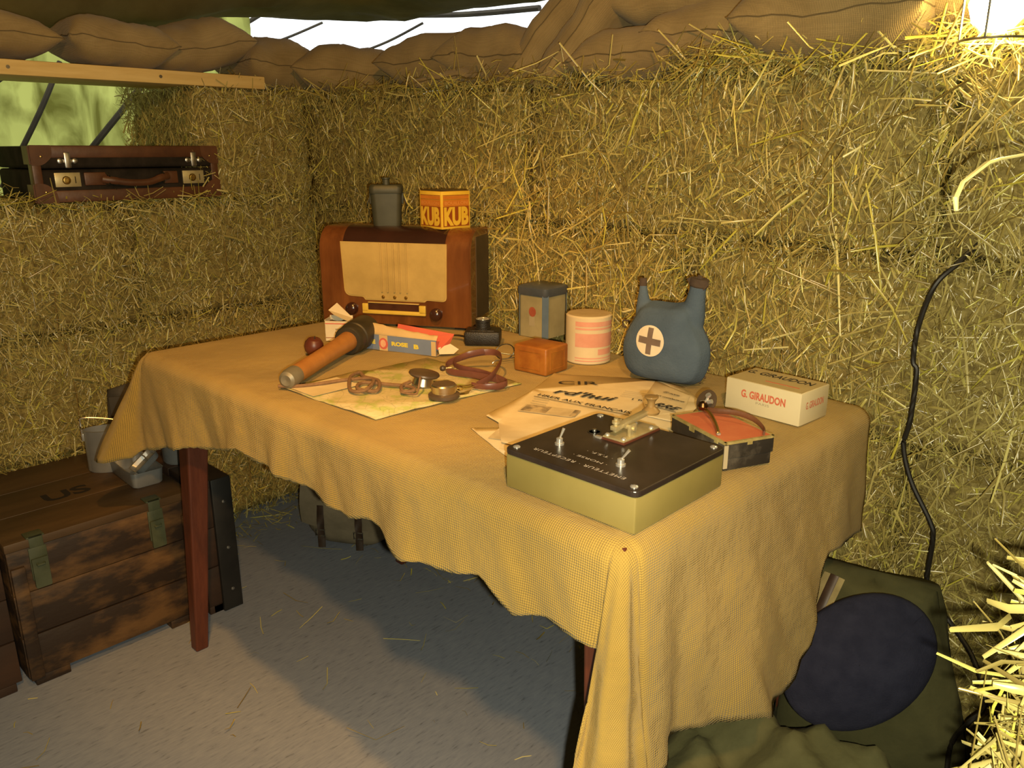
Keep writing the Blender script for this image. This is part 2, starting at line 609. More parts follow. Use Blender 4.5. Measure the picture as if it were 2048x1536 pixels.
M['tarp'] = mat('olive_tarpaulin', (0.115, 0.085, 0.030), (0.165, 0.125, 0.048), rough=0.95, spec=0.05, vs=6, bump=0.5, bs=14)
rf = MB().grid(94, 80, roof_fn)
ro = rf.build('ceiling', M['tarp'], angle=180)
so = ro.modifiers.new('thick', 'SOLIDIFY'); so.thickness = 0.004; so.offset = 1
tag(ro, 'dark olive tarpaulin roof sagging above the sandbags', kind='structure')

def canvas_mat():
    m = bpy.data.materials.new('sunlit_green_canvas')
    nt = m.node_tree if m.use_nodes else None
    nt, b = nodes_of(m)
    nt.nodes.remove(b)
    out = nt.nodes['Material Output']
    tc = nt.nodes.new('ShaderNodeTexCoord')
    n = nt.nodes.new('ShaderNodeTexNoise'); n.inputs['Scale'].default_value = 4.2; n.inputs['Detail'].default_value = 6; n.inputs['Distortion'].default_value = 0.6
    mp = nt.nodes.new('ShaderNodeMapping'); mp.inputs['Rotation'].default_value = (R(-30), 0, 0); mp.inputs['Scale'].default_value = (1, 2.5, 0.8)
    lk(nt, tc.outputs['Object'], mp.inputs[0]); lk(nt, mp.outputs[0], n.inputs['Vector'])
    r = nt.nodes.new('ShaderNodeValToRGB')
    r.color_ramp.elements[0].position = 0.34; r.color_ramp.elements[0].color = (0.13, 0.125, 0.022, 1)  # dark streaks: shade of the folds put into the canvas colour
    r.color_ramp.elements[1].position = 0.56; r.color_ramp.elements[1].color = (0.46, 0.47, 0.12, 1)
    lk(nt, n.outputs[0], r.inputs[0])
    t = nt.nodes.new('ShaderNodeBsdfTranslucent'); d = nt.nodes.new('ShaderNodeBsdfDiffuse')
    d.inputs[0].default_value = (0.10, 0.10, 0.03, 1)
    mx = nt.nodes.new('ShaderNodeMixShader'); mx.inputs[0].default_value = 0.12
    lk(nt, r.outputs[0], t.inputs[0]); lk(nt, t.outputs[0], mx.inputs[1]); lk(nt, d.outputs[0], mx.inputs[2])
    lk(nt, mx.outputs[0], out.inputs[0])
    return m


def canvas_fn(a, b):
    z = 0.0 + b * 1.95
    y = -1.8 + a * (3.60 + 0.14 * (z - 1.6))
    x = -3.17 - 0.10 * (z - 1.2) + 0.020 * wob(y * 9 + z * 5, 0.7) + 0.012 * wob(y * 21 - z * 9, 2.2)
    return (x, y, z)


M['canvas'] = canvas_mat()
cv = MB().grid(110, 50, canvas_fn).build('wall_left', M['canvas'], angle=180)
tag(cv, 'sunlit yellow green canvas tent side seen through the window opening', kind='structure')
M['rope'] = mat('dark_rope', (0.03, 0.022, 0.012), (0.05, 0.04, 0.02), rough=0.9)
# dark ropes and seams slanting across the canvas
def crope(pts, r, lab):
    b = MB(); b.tube(catmull(pts, 6), r, 6)
    tag(b.build('guy_rope', M['rope']), lab, 'rope', 'ropes across the tent canvas')


def on_canvas(y, z):
    return (-3.17 - 0.10 * (z - 1.2) + 0.045, y, z)
ROPES = [((1.05, 1.46), (0.956, 1.292), (0.80, 1.05), 0.009, 'dark rope slanting down the canvas above the suitcase left lock'),
         ((1.37, 1.455), (1.24, 1.318), (1.00, 1.07), 0.011, 'dark rope slanting down the canvas above the suitcase handle'),
         ((0.90, 1.425), (0.80, 1.36), (0.60, 1.27), 0.010, 'dark rope on the canvas at the left picture edge'),
         ((1.46, 1.40), (1.322, 1.259), (1.20, 1.15), 0.005, 'thin dark cord on the canvas near the straw bale end')]
for a, b_, c, r_, lab in ROPES:
    crope([on_canvas(*a), on_canvas(*b_), on_canvas(*c)], r_, lab)
# thin twigs and guy lines crossing the white daylight gap under the roof
def gl(p, q, r, lab):
    b = MB(); m_ = (Vector(p) + Vector(q)) / 2 + Vector((0, 0, -0.01)); b.tube(catmull([p, m_, q], 5), r, 6)
    tag(b.build('guy_line', M['rope']), lab, 'guy line', 'guy lines in the daylight gap')
GL = [((-3.3, 1.70, 1.61), (-3.25, 1.95, 1.75), 0.010, 'short dark guy line at the left end of the daylight gap'),
      ((-3.3, 1.80, 1.56), (-3.2, 2.15, 1.70), 0.006, 'thin guy line left of the middle of the daylight gap'),
      ((-3.2, 2.30, 1.58), (-3.0, 2.55, 1.72), 0.006, 'thin guy line above the middle sandbags'),
      ((-3.10, 2.50, 1.757), (-2.25, 2.50, 1.695), 0.012, 'thick level rope in the right part of the daylight gap'),
      ((-2.763, 2.50, 1.740), (-2.40, 2.50, 1.775), 0.007, 'thin upper rope at the right end of the daylight gap')]
for p, q, r_, lab in GL:
    gl(p, q, r_, lab)
# canvas added around the photographer to keep daylight out, never in view
for nm, bx, lab in (('wall_back', (-3.0, 1.75, -1.77, -1.75, 0, 1.9), 'added olive canvas behind the photographer, unseen, keeping daylight out'),
                    ('wall_right', (1.73, 1.75, -1.75, 2.2, 0, 1.9), 'added olive canvas to the right of the photographer, unseen, keeping daylight out')):
    tag(MB().box(*bx).build(nm, M['tarp'], smooth=False), lab, kind='structure')

# ---- pale board over the window opening
pl = thing('wooden_board', 'pale pine board carrying the left sandbags above the window opening', 'board', (-2.42, 0.60, 1.345))
MB().box(-0.10, 0.112, -0.75, 0.735, 0.0, 0.036, 0.003).build('board', 'pine', pl)
b = MB()
for y in (0.05, -0.3, 0.42):
    b.lathe([(0.0, 0.0006), (0.0045, 0.0005), (0.0045, -0.001)], 10, T=frame((0.1125, y, 0.018), (0, 1, 0), (0, 0, 1)))
b.build('nail', mat('nail_head', (0.2, 0.17, 0.12), rough=0.5, metal=1), pl)

# ---- sandbags
def sandbag(loc, L, Wd, H, rz, tilt, seed, label):
    t = thing('sandbag', label, 'sandbag', loc, rz, 'sandbags along the wall tops')
    t.rotation_euler = (0, tilt, rz)

    def fn(sign):
        def f(a, b):
            u = a * 2 - 1; v = b * 2 - 1
            # denser towards the rim
            u = math.sin(u * math.pi / 2); v = math.sin(v * math.pi / 2)
            x = L / 2 * u * (1 - 0.09 * (1 - v * v) * u * u)
            y = Wd / 2 * v * (1 - 0.10 * (1 - u * u) * v * v)
            h = ((1 - abs(u) ** 3.3) * (1 - abs(v) ** 3.2)) ** 0.5
            h *= 1 + 0.10 * wob(u * 2.2 + v * 1.4, seed) + 0.05 * wob(u * 6 - v * 5, seed + 2)
            z = sign * H / 2 * h + 0.008 * wob(u * 3 + v, seed * 1.3)
            if sign < 0: z *= 0.85
            rp = 0.0022 * wob(u * 26 + v * 9, seed) * (abs(u) ** 3)
            return (x, y, z + rp)
        return f
    b = MB()
    b.grid(26, 16, fn(1)); b.grid(26, 16, fn(-1), flip=True)
    b.build('sack', 'sack', t, angle=180)
    # stitched seam along the rim
    pts = []
    f = fn(1)
    n = 18
    for k in range(n): pts.append(f(k / n, 0))
    for k in range(n): pts.append(f(1, k / n))
    for k in range(n): pts.append(f(1 - k / n, 1))
    for k in range(n): pts.append(f(0, 1 - k / n))
    s = MB(); s.tube(pts, 0.0014, 5, closed=True)
    s.build('seam', 'sack_seam', t)
    return t


PI = math.pi
SB = [  # x, y, z, L, W, H, rz, tilt, label
    (-0.635, 1.515, 1.392, 0.335, 0.25, 0.170, 0.0, 0.03, 'plump sandbag with pointed right corner, nearest to the glowing bulb'),
    (-0.890, 1.575, 1.388, 0.29, 0.25, 0.145, 0.05, 0.10, 'sandbag with long dark seam, left of the plump bag'),
    (-1.075, 1.530, 1.360, 0.27, 0.22, 0.115, -0.04, -0.03, 'low sandbag sunk in the straw above the canteen'),
    (-1.00, 1.600, 1.470, 0.33, 0.26, 0.130, 0.0, 0.05, 'upper row sandbag resting on two bags at the top edge'),
    (-1.215, 1.575, 1.425, 0.33, 0.24, 0.125, 0.0, -0.72, 'steeply leaning sandbag, the right one of the leaning pair'),
    (-1.350, 1.60, 1.430, 0.37, 0.24, 0.115, 0.0, -0.72, 'steeply leaning sandbag, the left one of the leaning pair'),
    (-1.555, 1.60, 1.398, 0.32, 0.24, 0.150, 0.0, 0.05, 'sandbag beside the leaning pair, under the daylight gap'),
    (-1.800, 1.60, 1.402, 0.33, 0.24, 0.150, 0.03, 0.0, 'dark sandbag right of the white triangle of daylight'),
    (-1.66, 1.53, 1.345, 0.26, 0.16, 0.050, 0.0, 0.0, 'flat empty sandbag under the two dark bags'),
    (-0.395, 1.605, 1.395, 0.34, 0.27, 0.175, 0.1, 0.35, 'big coarse sandbag half behind the glowing bulb'),
    (-0.76, 1.62, 1.500, 0.34, 0.26, 0.120, 0.0, 0.0, 'upper row sandbag above the plump bag at the top edge'),
    (-0.43, 1.62, 1.530, 0.33, 0.26, 0.130, 0.0, 0.06, 'upper row sandbag over the coarse bag at the top right'),
    (-2.430, 0.570, 1.443, 0.44, 0.24, 0.135, PI / 2, 0.0, 'sandbag at the left picture edge on the pine board'),
    (-2.405, 0.932, 1.441, 0.285, 0.25, 0.138, PI / 2, 0.03, 'orange lit sandbag, second from the left on the pine board'),
    (-2.440, 1.165, 1.452, 0.33, 0.25, 0.150, PI / 2, -0.16, 'third sandbag from the left on the pine board'),
    (-2.415, 1.430, 1.415, 0.29, 0.25, 0.160, PI / 2, 0.10, 'sandbag resting on the end of the pine board'),
    (-2.20, 1.61, 1.392, 0.38, 0.26, 0.160, PI / 4, 0.08, 'sandbag in the corner where the two straw walls meet'),
]
for i, (x, y, z, L, w, h, rz, ti, lab) in enumerate(SB):
    sandbag((x, y, z), L, w, h, rz, ti, i * 1.37, lab)

# ---- lamps
M['bulb'] = mat('glowing_bulb', (1, 0.9, 0.6), emit=(1.0, 0.72, 0.26), estr=60)
M['steel'] = mat('grey_steel', (0.45, 0.44, 0.41), (0.58, 0.57, 0.54), rough=0.35, metal=1, vs=20)
M['blackplastic'] = mat('black_plastic', (0.012, 0.011, 0.010), (0.022, 0.02, 0.018), rough=0.35, vs=30)
lp = thing('inspection_lamp', 'glowing bare bulb lamp lying on the straw wall at the top right corner', 'lamp', (LAMP_WALL[0], LAMP_WALL[1], 1.325))
z0 = LAMP_WALL[2] - 1.325
MB().lathe([(0.0, -0.040), (0.020, -0.036), (0.034, -0.020), (0.040, 0.0), (0.034, 0.020), (0.020, 0.036), (0.0, 0.040)], 24, T=Tm((0, 0, z0))).build('bulb', 'bulb', lp)
MB().lathe([(0.016, 0.028), (0.017, 0.05), (0.014, 0.075), (0.0, 0.078)], 16, T=Tm((0.008, 0.004, z0), ry=R(80))).build('socket', 'blackplastic', lp)
b = MB()
for k in range(4):
    a = k * PI / 2
    b.tube([(0.047 * math.cos(a), 0.047 * math.sin(a), z0 - 0.05 + 0.021 * j) for j in range(6)], 0.0018, 6)
b.tube([(0.047 * math.cos(a), 0.047 * math.sin(a), z0 - 0.05) for a in [i * PI / 8 for i in range(16)]], 0.002, 6, closed=True)
b.tube([(0.047 * math.cos(a), 0.047 * math.sin(a), z0 + 0.055) for a in [i * PI / 8 for i in range(16)]], 0.002, 6, closed=True)
b.build('wire_guard', 'steel', lp)

for LP0, aim0, lab in ((LAMP_BACK, (-1.45, 0.72, 0.85), 'shaded lamp hanging from the roof behind the photographer'),
                       (ADDED_LAMP, (-1.32, 0.98, 0.75), 'added shaded lamp above the table, out of view, to warm the table top')):
  hl = thing('hanging_lamp', lab, 'lamp', LP0, group='shaded roof lamps')
  hd = (Vector(aim0) - Vector(LP0)).to_track_quat('-Z', 'Y').to_matrix().to_4x4()
  MB().lathe([(0.02, 0.09), (0.05, 0.07), (0.085, 0.02), (0.092, 0.015), (0.055, 0.075), (0.02, 0.095)], 24, T=hd).build('shade', 'steel', hl)
  MB().tube([(0, 0, 0.08), (0.02, -0.01, 0.18), (0.02, -0.02, 0.34)], 0.004, 6).build('cord', 'blackplastic', hl)
# ================================================================== TABLE
TX0, TX1, TY0, TY1, TZ = -1.735, -0.462, 0.662, 1.350, 0.75
M['redwood'] = mat('red_brown_stain', (0.085, 0.022, 0.011), (0.135, 0.036, 0.016), rough=0.5, vs=9, stretch=(5, 5, 0.6), bump=0.12, bs=40)
tb = thing('table', 'wooden table with red brown tapered legs under the burlap cloth', 'table', (TX0, TY0, 0))
W_, D_ = TX1 - TX0, TY1 - TY0
MB().box(0, W_, 0, D_, 0.722, 0.7465, 0.004).build('tabletop', 'redwood', tb)
MB().box(0.05, W_ - 0.05, 0.05, 0.07, 0.66, 0.722).box(0.05, W_ - 0.05, D_ - 0.07, D_ - 0.05, 0.66, 0.722).box(0.05, 0.07, 0.07, D_ - 0.07, 0.66, 0.722).box(W_ - 0.07, W_ - 0.05, 0.07, D_ - 0.07, 0.66, 0.722).build('apron', 'redwood', tb, smooth=False)


def leg(top, bot):
    b = MB()
    vs = []
    for (c, r) in ((bot, 0.0155), (top, 0.0265)):
        for a, q in ((-1, -1), (1, -1), (1, 1), (-1, 1)):
            vs.append((c[0] + a * r, c[1] + q * r, c[2]))
    b.add(vs, [(3, 2, 1, 0), (4, 5, 6, 7), (0, 1, 5, 4), (1, 2, 6, 5), (2, 3, 7, 6), (3, 0, 4, 7)])
    o = b.build('leg', 'redwood', tb, smooth=False)
    bv = o.modifiers.new('bev', 'BEVEL'); bv.width = 0.004; bv.segments = 2


leg((0.105, 0.050, 0.722), (0.006, 0.036, 0.0))
leg((W_ - 0.050, 0.050, 0.722), (W_ - 0.040, 0.036, 0.0))
leg((0.105, D_ - 0.06, 0.722), (0.03, D_ - 0.04, 0.0))
leg((W_ - 0.08, D_ - 0.06, 0.722), (W_ - 0.05, D_ - 0.04, 0.0))

# ================================================================== BURLAP CLOTH
def interp(x, xs, ys):
    return float(np.interp(x, xs, ys))


FX = [-1.735, -1.62, -1.54, -1.40, -1.30, -1.16, -1.06, -0.97, -0.91, -0.82, -0.73, -0.67, -0.61, -0.55, -0.462]
FL = [0.240, 0.200, 0.178, 0.150, 0.118, 0.128, 0.132, 0.145, 0.126, 0.152, 0.138, 0.126, 0.158, 0.140, 0.150]
RY = [0.662, 0.72, 0.75, 0.85, 0.95, 1.03, 1.10, 1.17, 1.27, 1.35]
RL = [0.330, 0.325, 0.305, 0.335, 0.375, 0.385, 0.335, 0.215, 0.225, 0.24]

CX0, CX1, CY0, CY1 = TX0 + 0.014, TX1 - 0.014, TY0 + 0.014, TY1 - 0.004
per = []   # (base xy, outward dir xy, length, bulge dir, bulge amount, s)
RC = 0.026
s_acc = 0.0
# left side (from back to front)
n = 46
for i in range(n + 1):
    t = i / n
    y = CY1 + (CY0 - CY1) * t
    per.append(((CX0, y), (-1, 0), 0.23 + 0.02 * wob(y * 14, 2), None, 0.0, y * 1.0))
# front-left corner
for i in range(1, 14):
    t = i / 14
    a = PI + t * PI / 2
    L = 0.245 + 0.025 * math.sin(t * PI)
    per.append(((CX0, CY0), (math.cos(a), math.sin(a)), L, (-0.75, -0.66), 0.36 * math.sin(t * PI), CY0 - 0.12 * t))
# front
n = 120
for i in range(n + 1):
    t = i / n
    x = CX0 + (CX1 - CX0) * t
    per.append(((x, CY0), (0, -1), interp(x, FX, FL), None, 0.0, CY0 - 0.12 - (x - CX0)))
# front-right corner: the long hanging fold
for i in range(1, 26):
    t = i / 26
    a = -PI / 2 + t * PI / 2
    L = interp(t, [0, 0.10, 0.25, 0.5, 0.8, 1], [0.16, 0.30, 0.50, 0.52, 0.40, 0.33])
    per.append(((CX1, CY0), (math.cos(a), math.sin(a)), L, (-0.15, -0.99), 0.15 * math.sin(min(1, t * 1.25) * PI) ** 0.8, CY0 - 0.12 - (CX1 - CX0) - 0.3 * t))
# right side
n = 56
for i in range(n + 1):
    t = i / n
    y = CY0 + (CY1 - CY0) * t
    per.append(((CX1, y), (1, 0), interp(y, RY, RL), None, 0.0, CY0 - 0.42 - (CX1 - CX0) - (y - CY0)))
# back
n = 40
for i in range(1, n):
    t = i / n
    x = CX1 + (CX0 - CX1) * t
    per.append(((x, CY1), (0, 1), 0.035, None, 0.0, 3 + x))
ND = 30
cvs = []; cuv = []
NP = len(per)
for j in range(ND + 1):
    for i, (p, d, L, bd, ba, sc) in enumerate(per):
        q = j / ND
        s = L * q
        if s < RC * PI / 2:
            a = s / RC
            out = RC * math.sin(a); drop = RC * (1 - math.cos(a))
        else:
            out = RC; drop = RC + (s - RC * PI / 2)
        k = min(1.0, drop / 0.04)
        front = (d[1] < -0.9)
        amp = 0.105 if front else 0.07
        if d[0] > 0.9: amp = 0.065
        if d[1] > 0.9: amp = 0.0
        coarse = wob(sc * 13 + 0.8 * math.sin(sc * 7), 0.4) + 0.4 * wob(sc * 25 + drop * 14, 2.1)
        out += amp * drop * (coarse + 0.5) * k + (0.16 if d[0] < -0.3 else 0.06) * drop
        if bd is not None:
            out = out * 0.9 + 0.0
        x = p[0] + d[0] * out; y = p[1] + d[1] * out; z = TZ + 0.0015 - drop * 0.99
        if bd is not None:
            x += bd[0] * ba * drop; y += bd[1] * ba * drop
        # tangential sway so the folds do not hang as straight ruled lines
        tx, ty = -d[1], d[0]
        sw = 0.05 * drop * wob(sc * 15 + 1.0, 1.5)
        x += tx * sw; y += ty * sw
        # frayed, uneven hem
        if j == ND: z += 0.0012 * math.sin(sc * 300) + 0.002 * math.sin(sc * 61)
        cvs.append((x, y, z)); cuv.append((p[0] + d[0] * s, p[1] + d[1] * s))
cfs = []
for j in range(ND):
    for i in range(NP):
        i2 = (i + 1) % NP
        cfs.append((j * NP + i, (j + 1) * NP + i, (j + 1) * NP + i2, j * NP + i2))
# top of the cloth: rings shrinking towards the middle, joined to the first ring
KR = 22
mx_, my_ = (CX0 + CX1) / 2, (CY0 + CY1) / 2
prev = list(range(NP))
for k in range(1, KR + 1):
    f_ = 1 - k / KR
    cur = []
    for (p, d, L, bd, ba, sc) in per:
        x = mx_ + (p[0] - mx_) * f_ if k < KR else mx_ + (p[0] - mx_) * 0.02
        y = my_ + (p[1] - my_) * f_ if k < KR else my_
        w = 0.0011 * wob(x * 17 + y * 11, 0.3) + 0.0008 * wob(x * 31 - y * 27, 1.0)
        cur.append(len(cvs)); cvs.append((x, y, TZ + 0.0015 + w)); cuv.append((x, y))
    for i in range(NP):
        i2 = (i + 1) % NP
        cfs.append((prev[i], prev[i2], cur[i2], cur[i]))
    prev = cur
cfs.append(tuple(prev))
me = bpy.data.meshes.new('tablecloth')
me.from_pydata(cvs, [], cfs)
uvl = me.uv_layers.new(name='uv')
for lp_ in me.loops:
    uvl.data[lp_.index].uv = cuv[lp_.vertex_index]
me.update(); me.shade_smooth()
cl = link('tablecloth', me, 'burlap')
so = cl.modifiers.new('thick', 'SOLIDIFY'); so.thickness = 0.0016; so.offset = -1
tag(cl, 'coarse yellow brown burlap cloth draped over the table with a wavy hem', 'tablecloth')
ZT = TZ + 0.0028      # where things on the table stand

# ================================================================== RADIO
M['walnut'] = mat('walnut_veneer', (0.085, 0.028, 0.009), (0.185, 0.068, 0.020), rough=0.25, vs=7, stretch=(3.5, 3.5, 0.7), bump=0.03, bs=30, lo=0.3, hi=0.7, coat=0.35)
M['walnut_dark'] = mat('dark_lacquer', (0.020, 0.009, 0.007), (0.035, 0.014, 0.010), rough=0.22, vs=12, coat=0.4)
M['radio_back'] = mat('radio_side_board', (0.06, 0.042, 0.018), (0.09, 0.062, 0.028), rough=0.7, vs=14)
M['grille'] = weave_mat('gold_grille_cloth', (0.42, 0.305, 0.105), (0.51, 0.375, 0.135), 300, 0.2, coord='Object', vs=14, gap=0.85, rough=0.7)
M['goldtrim'] = mat('gold_bar', (0.44, 0.31, 0.09), (0.52, 0.37, 0.12), rough=0.5, vs=30)
M['yellow_bezel'] = mat('yellow_celluloid', (0.62, 0.44, 0.06), (0.70, 0.50, 0.09), rough=0.35, vs=20)
M['brass'] = mat('old_brass', (0.42, 0.29, 0.09), (0.56, 0.40, 0.15), rough=0.33, metal=1, vs=40)
M['knob'] = mat('dark_bakelite', (0.028, 0.010, 0.008), (0.045, 0.018, 0.013), rough=0.18, vs=10, coat=0.3)
M['dialglass'] = mat('dial_glass', (0.045, 0.018, 0.012), (0.075, 0.03, 0.018), rough=0.12, vs=20)
RL_ = 0.390
ra = math.atan2(0.19, 0.338)
rd = thing('radio', 'old wooden table radio with cream cloth grille and two dark knobs', 'radio', (-1.712, 1.098, ZT), ra)
RH, RD = 0.238, 0.155
# cabinet: side profile with a rounded waterfall front, extruded along x
prof = [(0.0, 0.006)]
prof += [(0.0, 0.15)]
for k in range(11):
    a = k / 10 * PI / 2
    prof.append((0.055 - 0.055 * math.cos(a), RH - 0.055 + 0.055 * math.sin(a)))
prof += [(RD, RH - 0.004), (RD, 0.006)]
vs = []; fs = []
xs = [0.0, 0.004, RL_ - 0.004, RL_]
for xi, x in enumerate(xs):
    sc = 0.004 if xi in (0, 3) else 0.0
    for (y, z) in prof:
        cyy = y + (sc if y < RD / 2 else -sc); czz = z + (sc if z < RH / 2 else -sc)
        vs.append((x, cyy, czz))
m_ = len(prof)
for k in range(3):
    for i in range(m_):
        i2 = (i + 1) % m_
        fs.append((k * m_ + i, (k + 1) * m_ + i, (k + 1) * m_ + i2, k * m_ + i2))
fs.append(tuple(range(m_))); fs.append(tuple(range(3 * m_, 4 * m_))[::-1])
MB().add(vs, fs).build('cabinet', 'walnut', rd, angle=30)
MB().box(RL_ - 0.0005, RL_ + 0.0012, 0.045, RD - 0.004, 0.02, RH - 0.02).build('side_panel', 'radio_back', rd, smooth=False)
for fx_ in (0.015, RL_ - 0.045):
    for fy_ in (0.01, RD - 0.04):
        MB().box(fx_, fx_ + .03, fy_, fy_ + .03, 0, 0.007).build('foot', 'blackplastic', rd, smooth=False)


def rpoly(pts_r, n=5):
    """polygon with rounded corners: [(x, z, radius)]"""
    out = []
    m = len(pts_r)
    for i in range(m):
        p = Vector(pts_r[i][:2]); r = pts_r[i][2]
        a = Vector(pts_r[i - 1][:2]); c = Vector(pts_r[(i + 1) % m][:2])
        if r <= 0: out.append(tuple(p)); continue
        d1 = (a - p).normalized(); d2 = (c - p).normalized()
        for k in range(n + 1):
            t = k / n
            q = (p + d1 * r) * (1 - t) ** 2 + p * 2 * t * (1 - t) + (p + d2 * r) * t * t
            out.append(tuple(q))
    return out


FR = frame((0, 0, 0), (1, 0, 0), (0, 0, 1))   # local xz plane, facing -y
gp = [(0.063, 0.205, 0.0), (0.068, 0.076, 0.018), (0.118, 0.074, 0.004), (0.122, 0.067, 0.003), (0.272, 0.067, 0.003), (0.276, 0.072, 0.004), (0.327, 0.070, 0.012), (0.330, 0.205, 0.0)]
rim = rpoly([(x + (-.003 if x < .2 else .003), z - .003 if z < .1 else z, r) for x, z, r in gp])
MB().prism(rim, -0.0008, 0.0016, T=FR).build('grille_rim', 'goldtrim', rd, smooth=False)
MB().prism(rpoly(gp), 0.0012, 0.0030, T=FR).build('grille_cloth', 'grille', rd, smooth=False)
for x in (0.166, 0.181, 0.198, 0.213, 0.231):
    b = MB(); b.tube([(x, -0.0032, 0.086), (x, -0.0032, 0.204)], 0.0045, 10, flat=(1, 0.5))
    b.build('grille_bar', 'grille', rd)
# dark lacquered strip above the grille, following the rounded edge
def strip(a, b):
    x = 0.066 + a * 0.262
    t = b * PI / 2 * 0.98
    return (x, 0.055 - 0.0568 * math.cos(t), RH - 0.055 + 0.0568 * math.sin(t))
MB().grid(10, 12, lambda a, b: strip(a, 0.12 + 0.88 * b)).build('top_strip', 'walnut_dark', rd)
MB().box(0.112, 0.277, -0.006, 0.0, 0.031, 0.0405, 0.0015).box(0.112, 0.127, -0.006, 0.0, 0.036, 0.056, 0.0015).box(0.260, 0.277, -0.006, 0.0, 0.036, 0.056, 0.0015).build('dial_bezel', 'yellow_bezel', rd)
MB().box(0.127, 0.260, -0.003, 0.0, 0.040, 0.0575).build('dial_glass', 'dialglass', rd, smooth=False)
MB().box(0.127, 0.260, -0.005, 0.0, 0.0575, 0.0605, 0.0006).build('dial_trim', 'goldtrim', rd)
for x, z in ((0.083, 0.041), (0.303, 0.036)):
    MB().lathe([(0.0155, 0.0), (0.0155, 0.006), (0.0135, 0.013), (0.009, 0.0165), (0.0, 0.0175)], 28, T=frame((x, 0, z), (1, 0, 0), (0, 0, 1))).build('knob', 'knob', rd)
for x in (0.168, 0.198, 0.227):
    MB().lathe([(0.0042, 0.0), (0.0042, 0.002), (0.002, 0.0042), (0, 0.0045)], 12, T=frame((x, -0.003, 0.0735), (1, 0, 0), (0, 0, 1))).build('button', 'brass', rd)
RADIO = Matrix.Translation((-1.712, 1.098, ZT)) @ Matrix.Rotation(ra, 4, 'Z')

# ---- things on the radio
def onradio(x, y):
    p = RADIO @ Vector((x, y, RH - 0.002))
    return (p.x, p.y, p.z)


M['graygreen'] = mat('grey_green_paint', (0.034, 0.038, 0.026), (0.05, 0.054, 0.038), rough=0.55, vs=18, metal=0.2)
p = onradio(0.150, 0.085)
fk = thing('field_lantern', 'small grey green metal lantern on top of the radio', 'lantern', p, R(50))
fk.scale = (1.1, 1.1, 1.08)


def sqring(w, z, r=0.012, n=4):
    pts = []
    for cx_, cy_, a0 in ((1, 1, 0), (-1, 1, 90), (-1, -1, 180), (1, -1, 270)):
        for k in range(n + 1):
            a = R(a0 + 90 * k / n)
            pts.append((cx_ * (w - r) + r * math.cos(a), cy_ * (w - r) + r * math.sin(a), z))
    return pts


def loft(rings, cap=True):
    n = len(rings[0]); vs = [p for r_ in rings for p in r_]; fs = []
    for j in range(len(rings) - 1):
        for i in range(n):
            fs.append((j * n + i, j * n + (i + 1) % n, (j + 1) * n + (i + 1) % n, (j + 1) * n + i))
    if cap:
        fs.append(tuple(range(n))[::-1]); fs.append(tuple((len(rings) - 1) * n + i for i in range(n)))
    return MB().add(vs, fs)


loft([sqring(0.030, 0), sqring(0.031, 0.01), sqring(0.0345, 0.07), sqring(0.0345, 0.074)]).build('body', 'graygreen', fk)
loft([sqring(0.036, 0.074), sqring(0.037, 0.078), sqring(0.037, 0.088), sqring(0.034, 0.0925)]).build('lid', 'graygreen', fk)
MB().lathe([(0.008, 0.0925), (0.008, 0.104), (0.0095, 0.105), (0.0095, 0.108), (0, 0.1085)], 16).build('filler_cap', 'graygreen', fk)
for sx in (-1, 1):
    MB().box(0.034 * sx - .004, 0.034 * sx + .004, -0.008, 0.008, 0.05, 0.076, 0.0015).build('clip', 'graygreen', fk)
for sx in (-1, 1):
    MB().tube([(sx * 0.037, 0, 0.066), (sx * 0.043, 0, 0.05), (sx * 0.040, 0, 0.025)], 0.0016, 6).build('wire_bail', 'steel', fk)

M['kub_yellow'] = mat('tin_yellow', (0.62, 0.41, 0.035), (0.68, 0.46, 0.05), rough=0.35, vs=25)
M['kub_orange'] = mat('tin_orange', (0.46, 0.155, 0.018), (0.52, 0.19, 0.025), rough=0.35, vs=25)
M['kub_red'] = mat('tin_dark_red', (0.24, 0.055, 0.008), rough=0.4)
M['kub_lite'] = mat('tin_light_orange', (0.62, 0.28, 0.07), rough=0.4)
M['kub_lid'] = mat('tin_brown_lid', (0.07, 0.042, 0.015), (0.12, 0.08, 0.03), rough=0.35, vs=15, metal=0.4)
p = onradio(0.303, 0.080)
kb = thing('bouillon_tin', 'square yellow and orange tin lettered KUB on the radio', 'tin', p, R(-4))
kw = 0.0435; kh = 0.088
MB().box(-kw, kw, -kw, kw, 0, kh, 0.002).build('body', 'kub_yellow', kb)
MB().box(-kw + .003, kw - .003, -kw + .003, kw - .003, kh - 0.001, kh + 0.0025, 0.001).build('lid', 'kub_lid', kb)
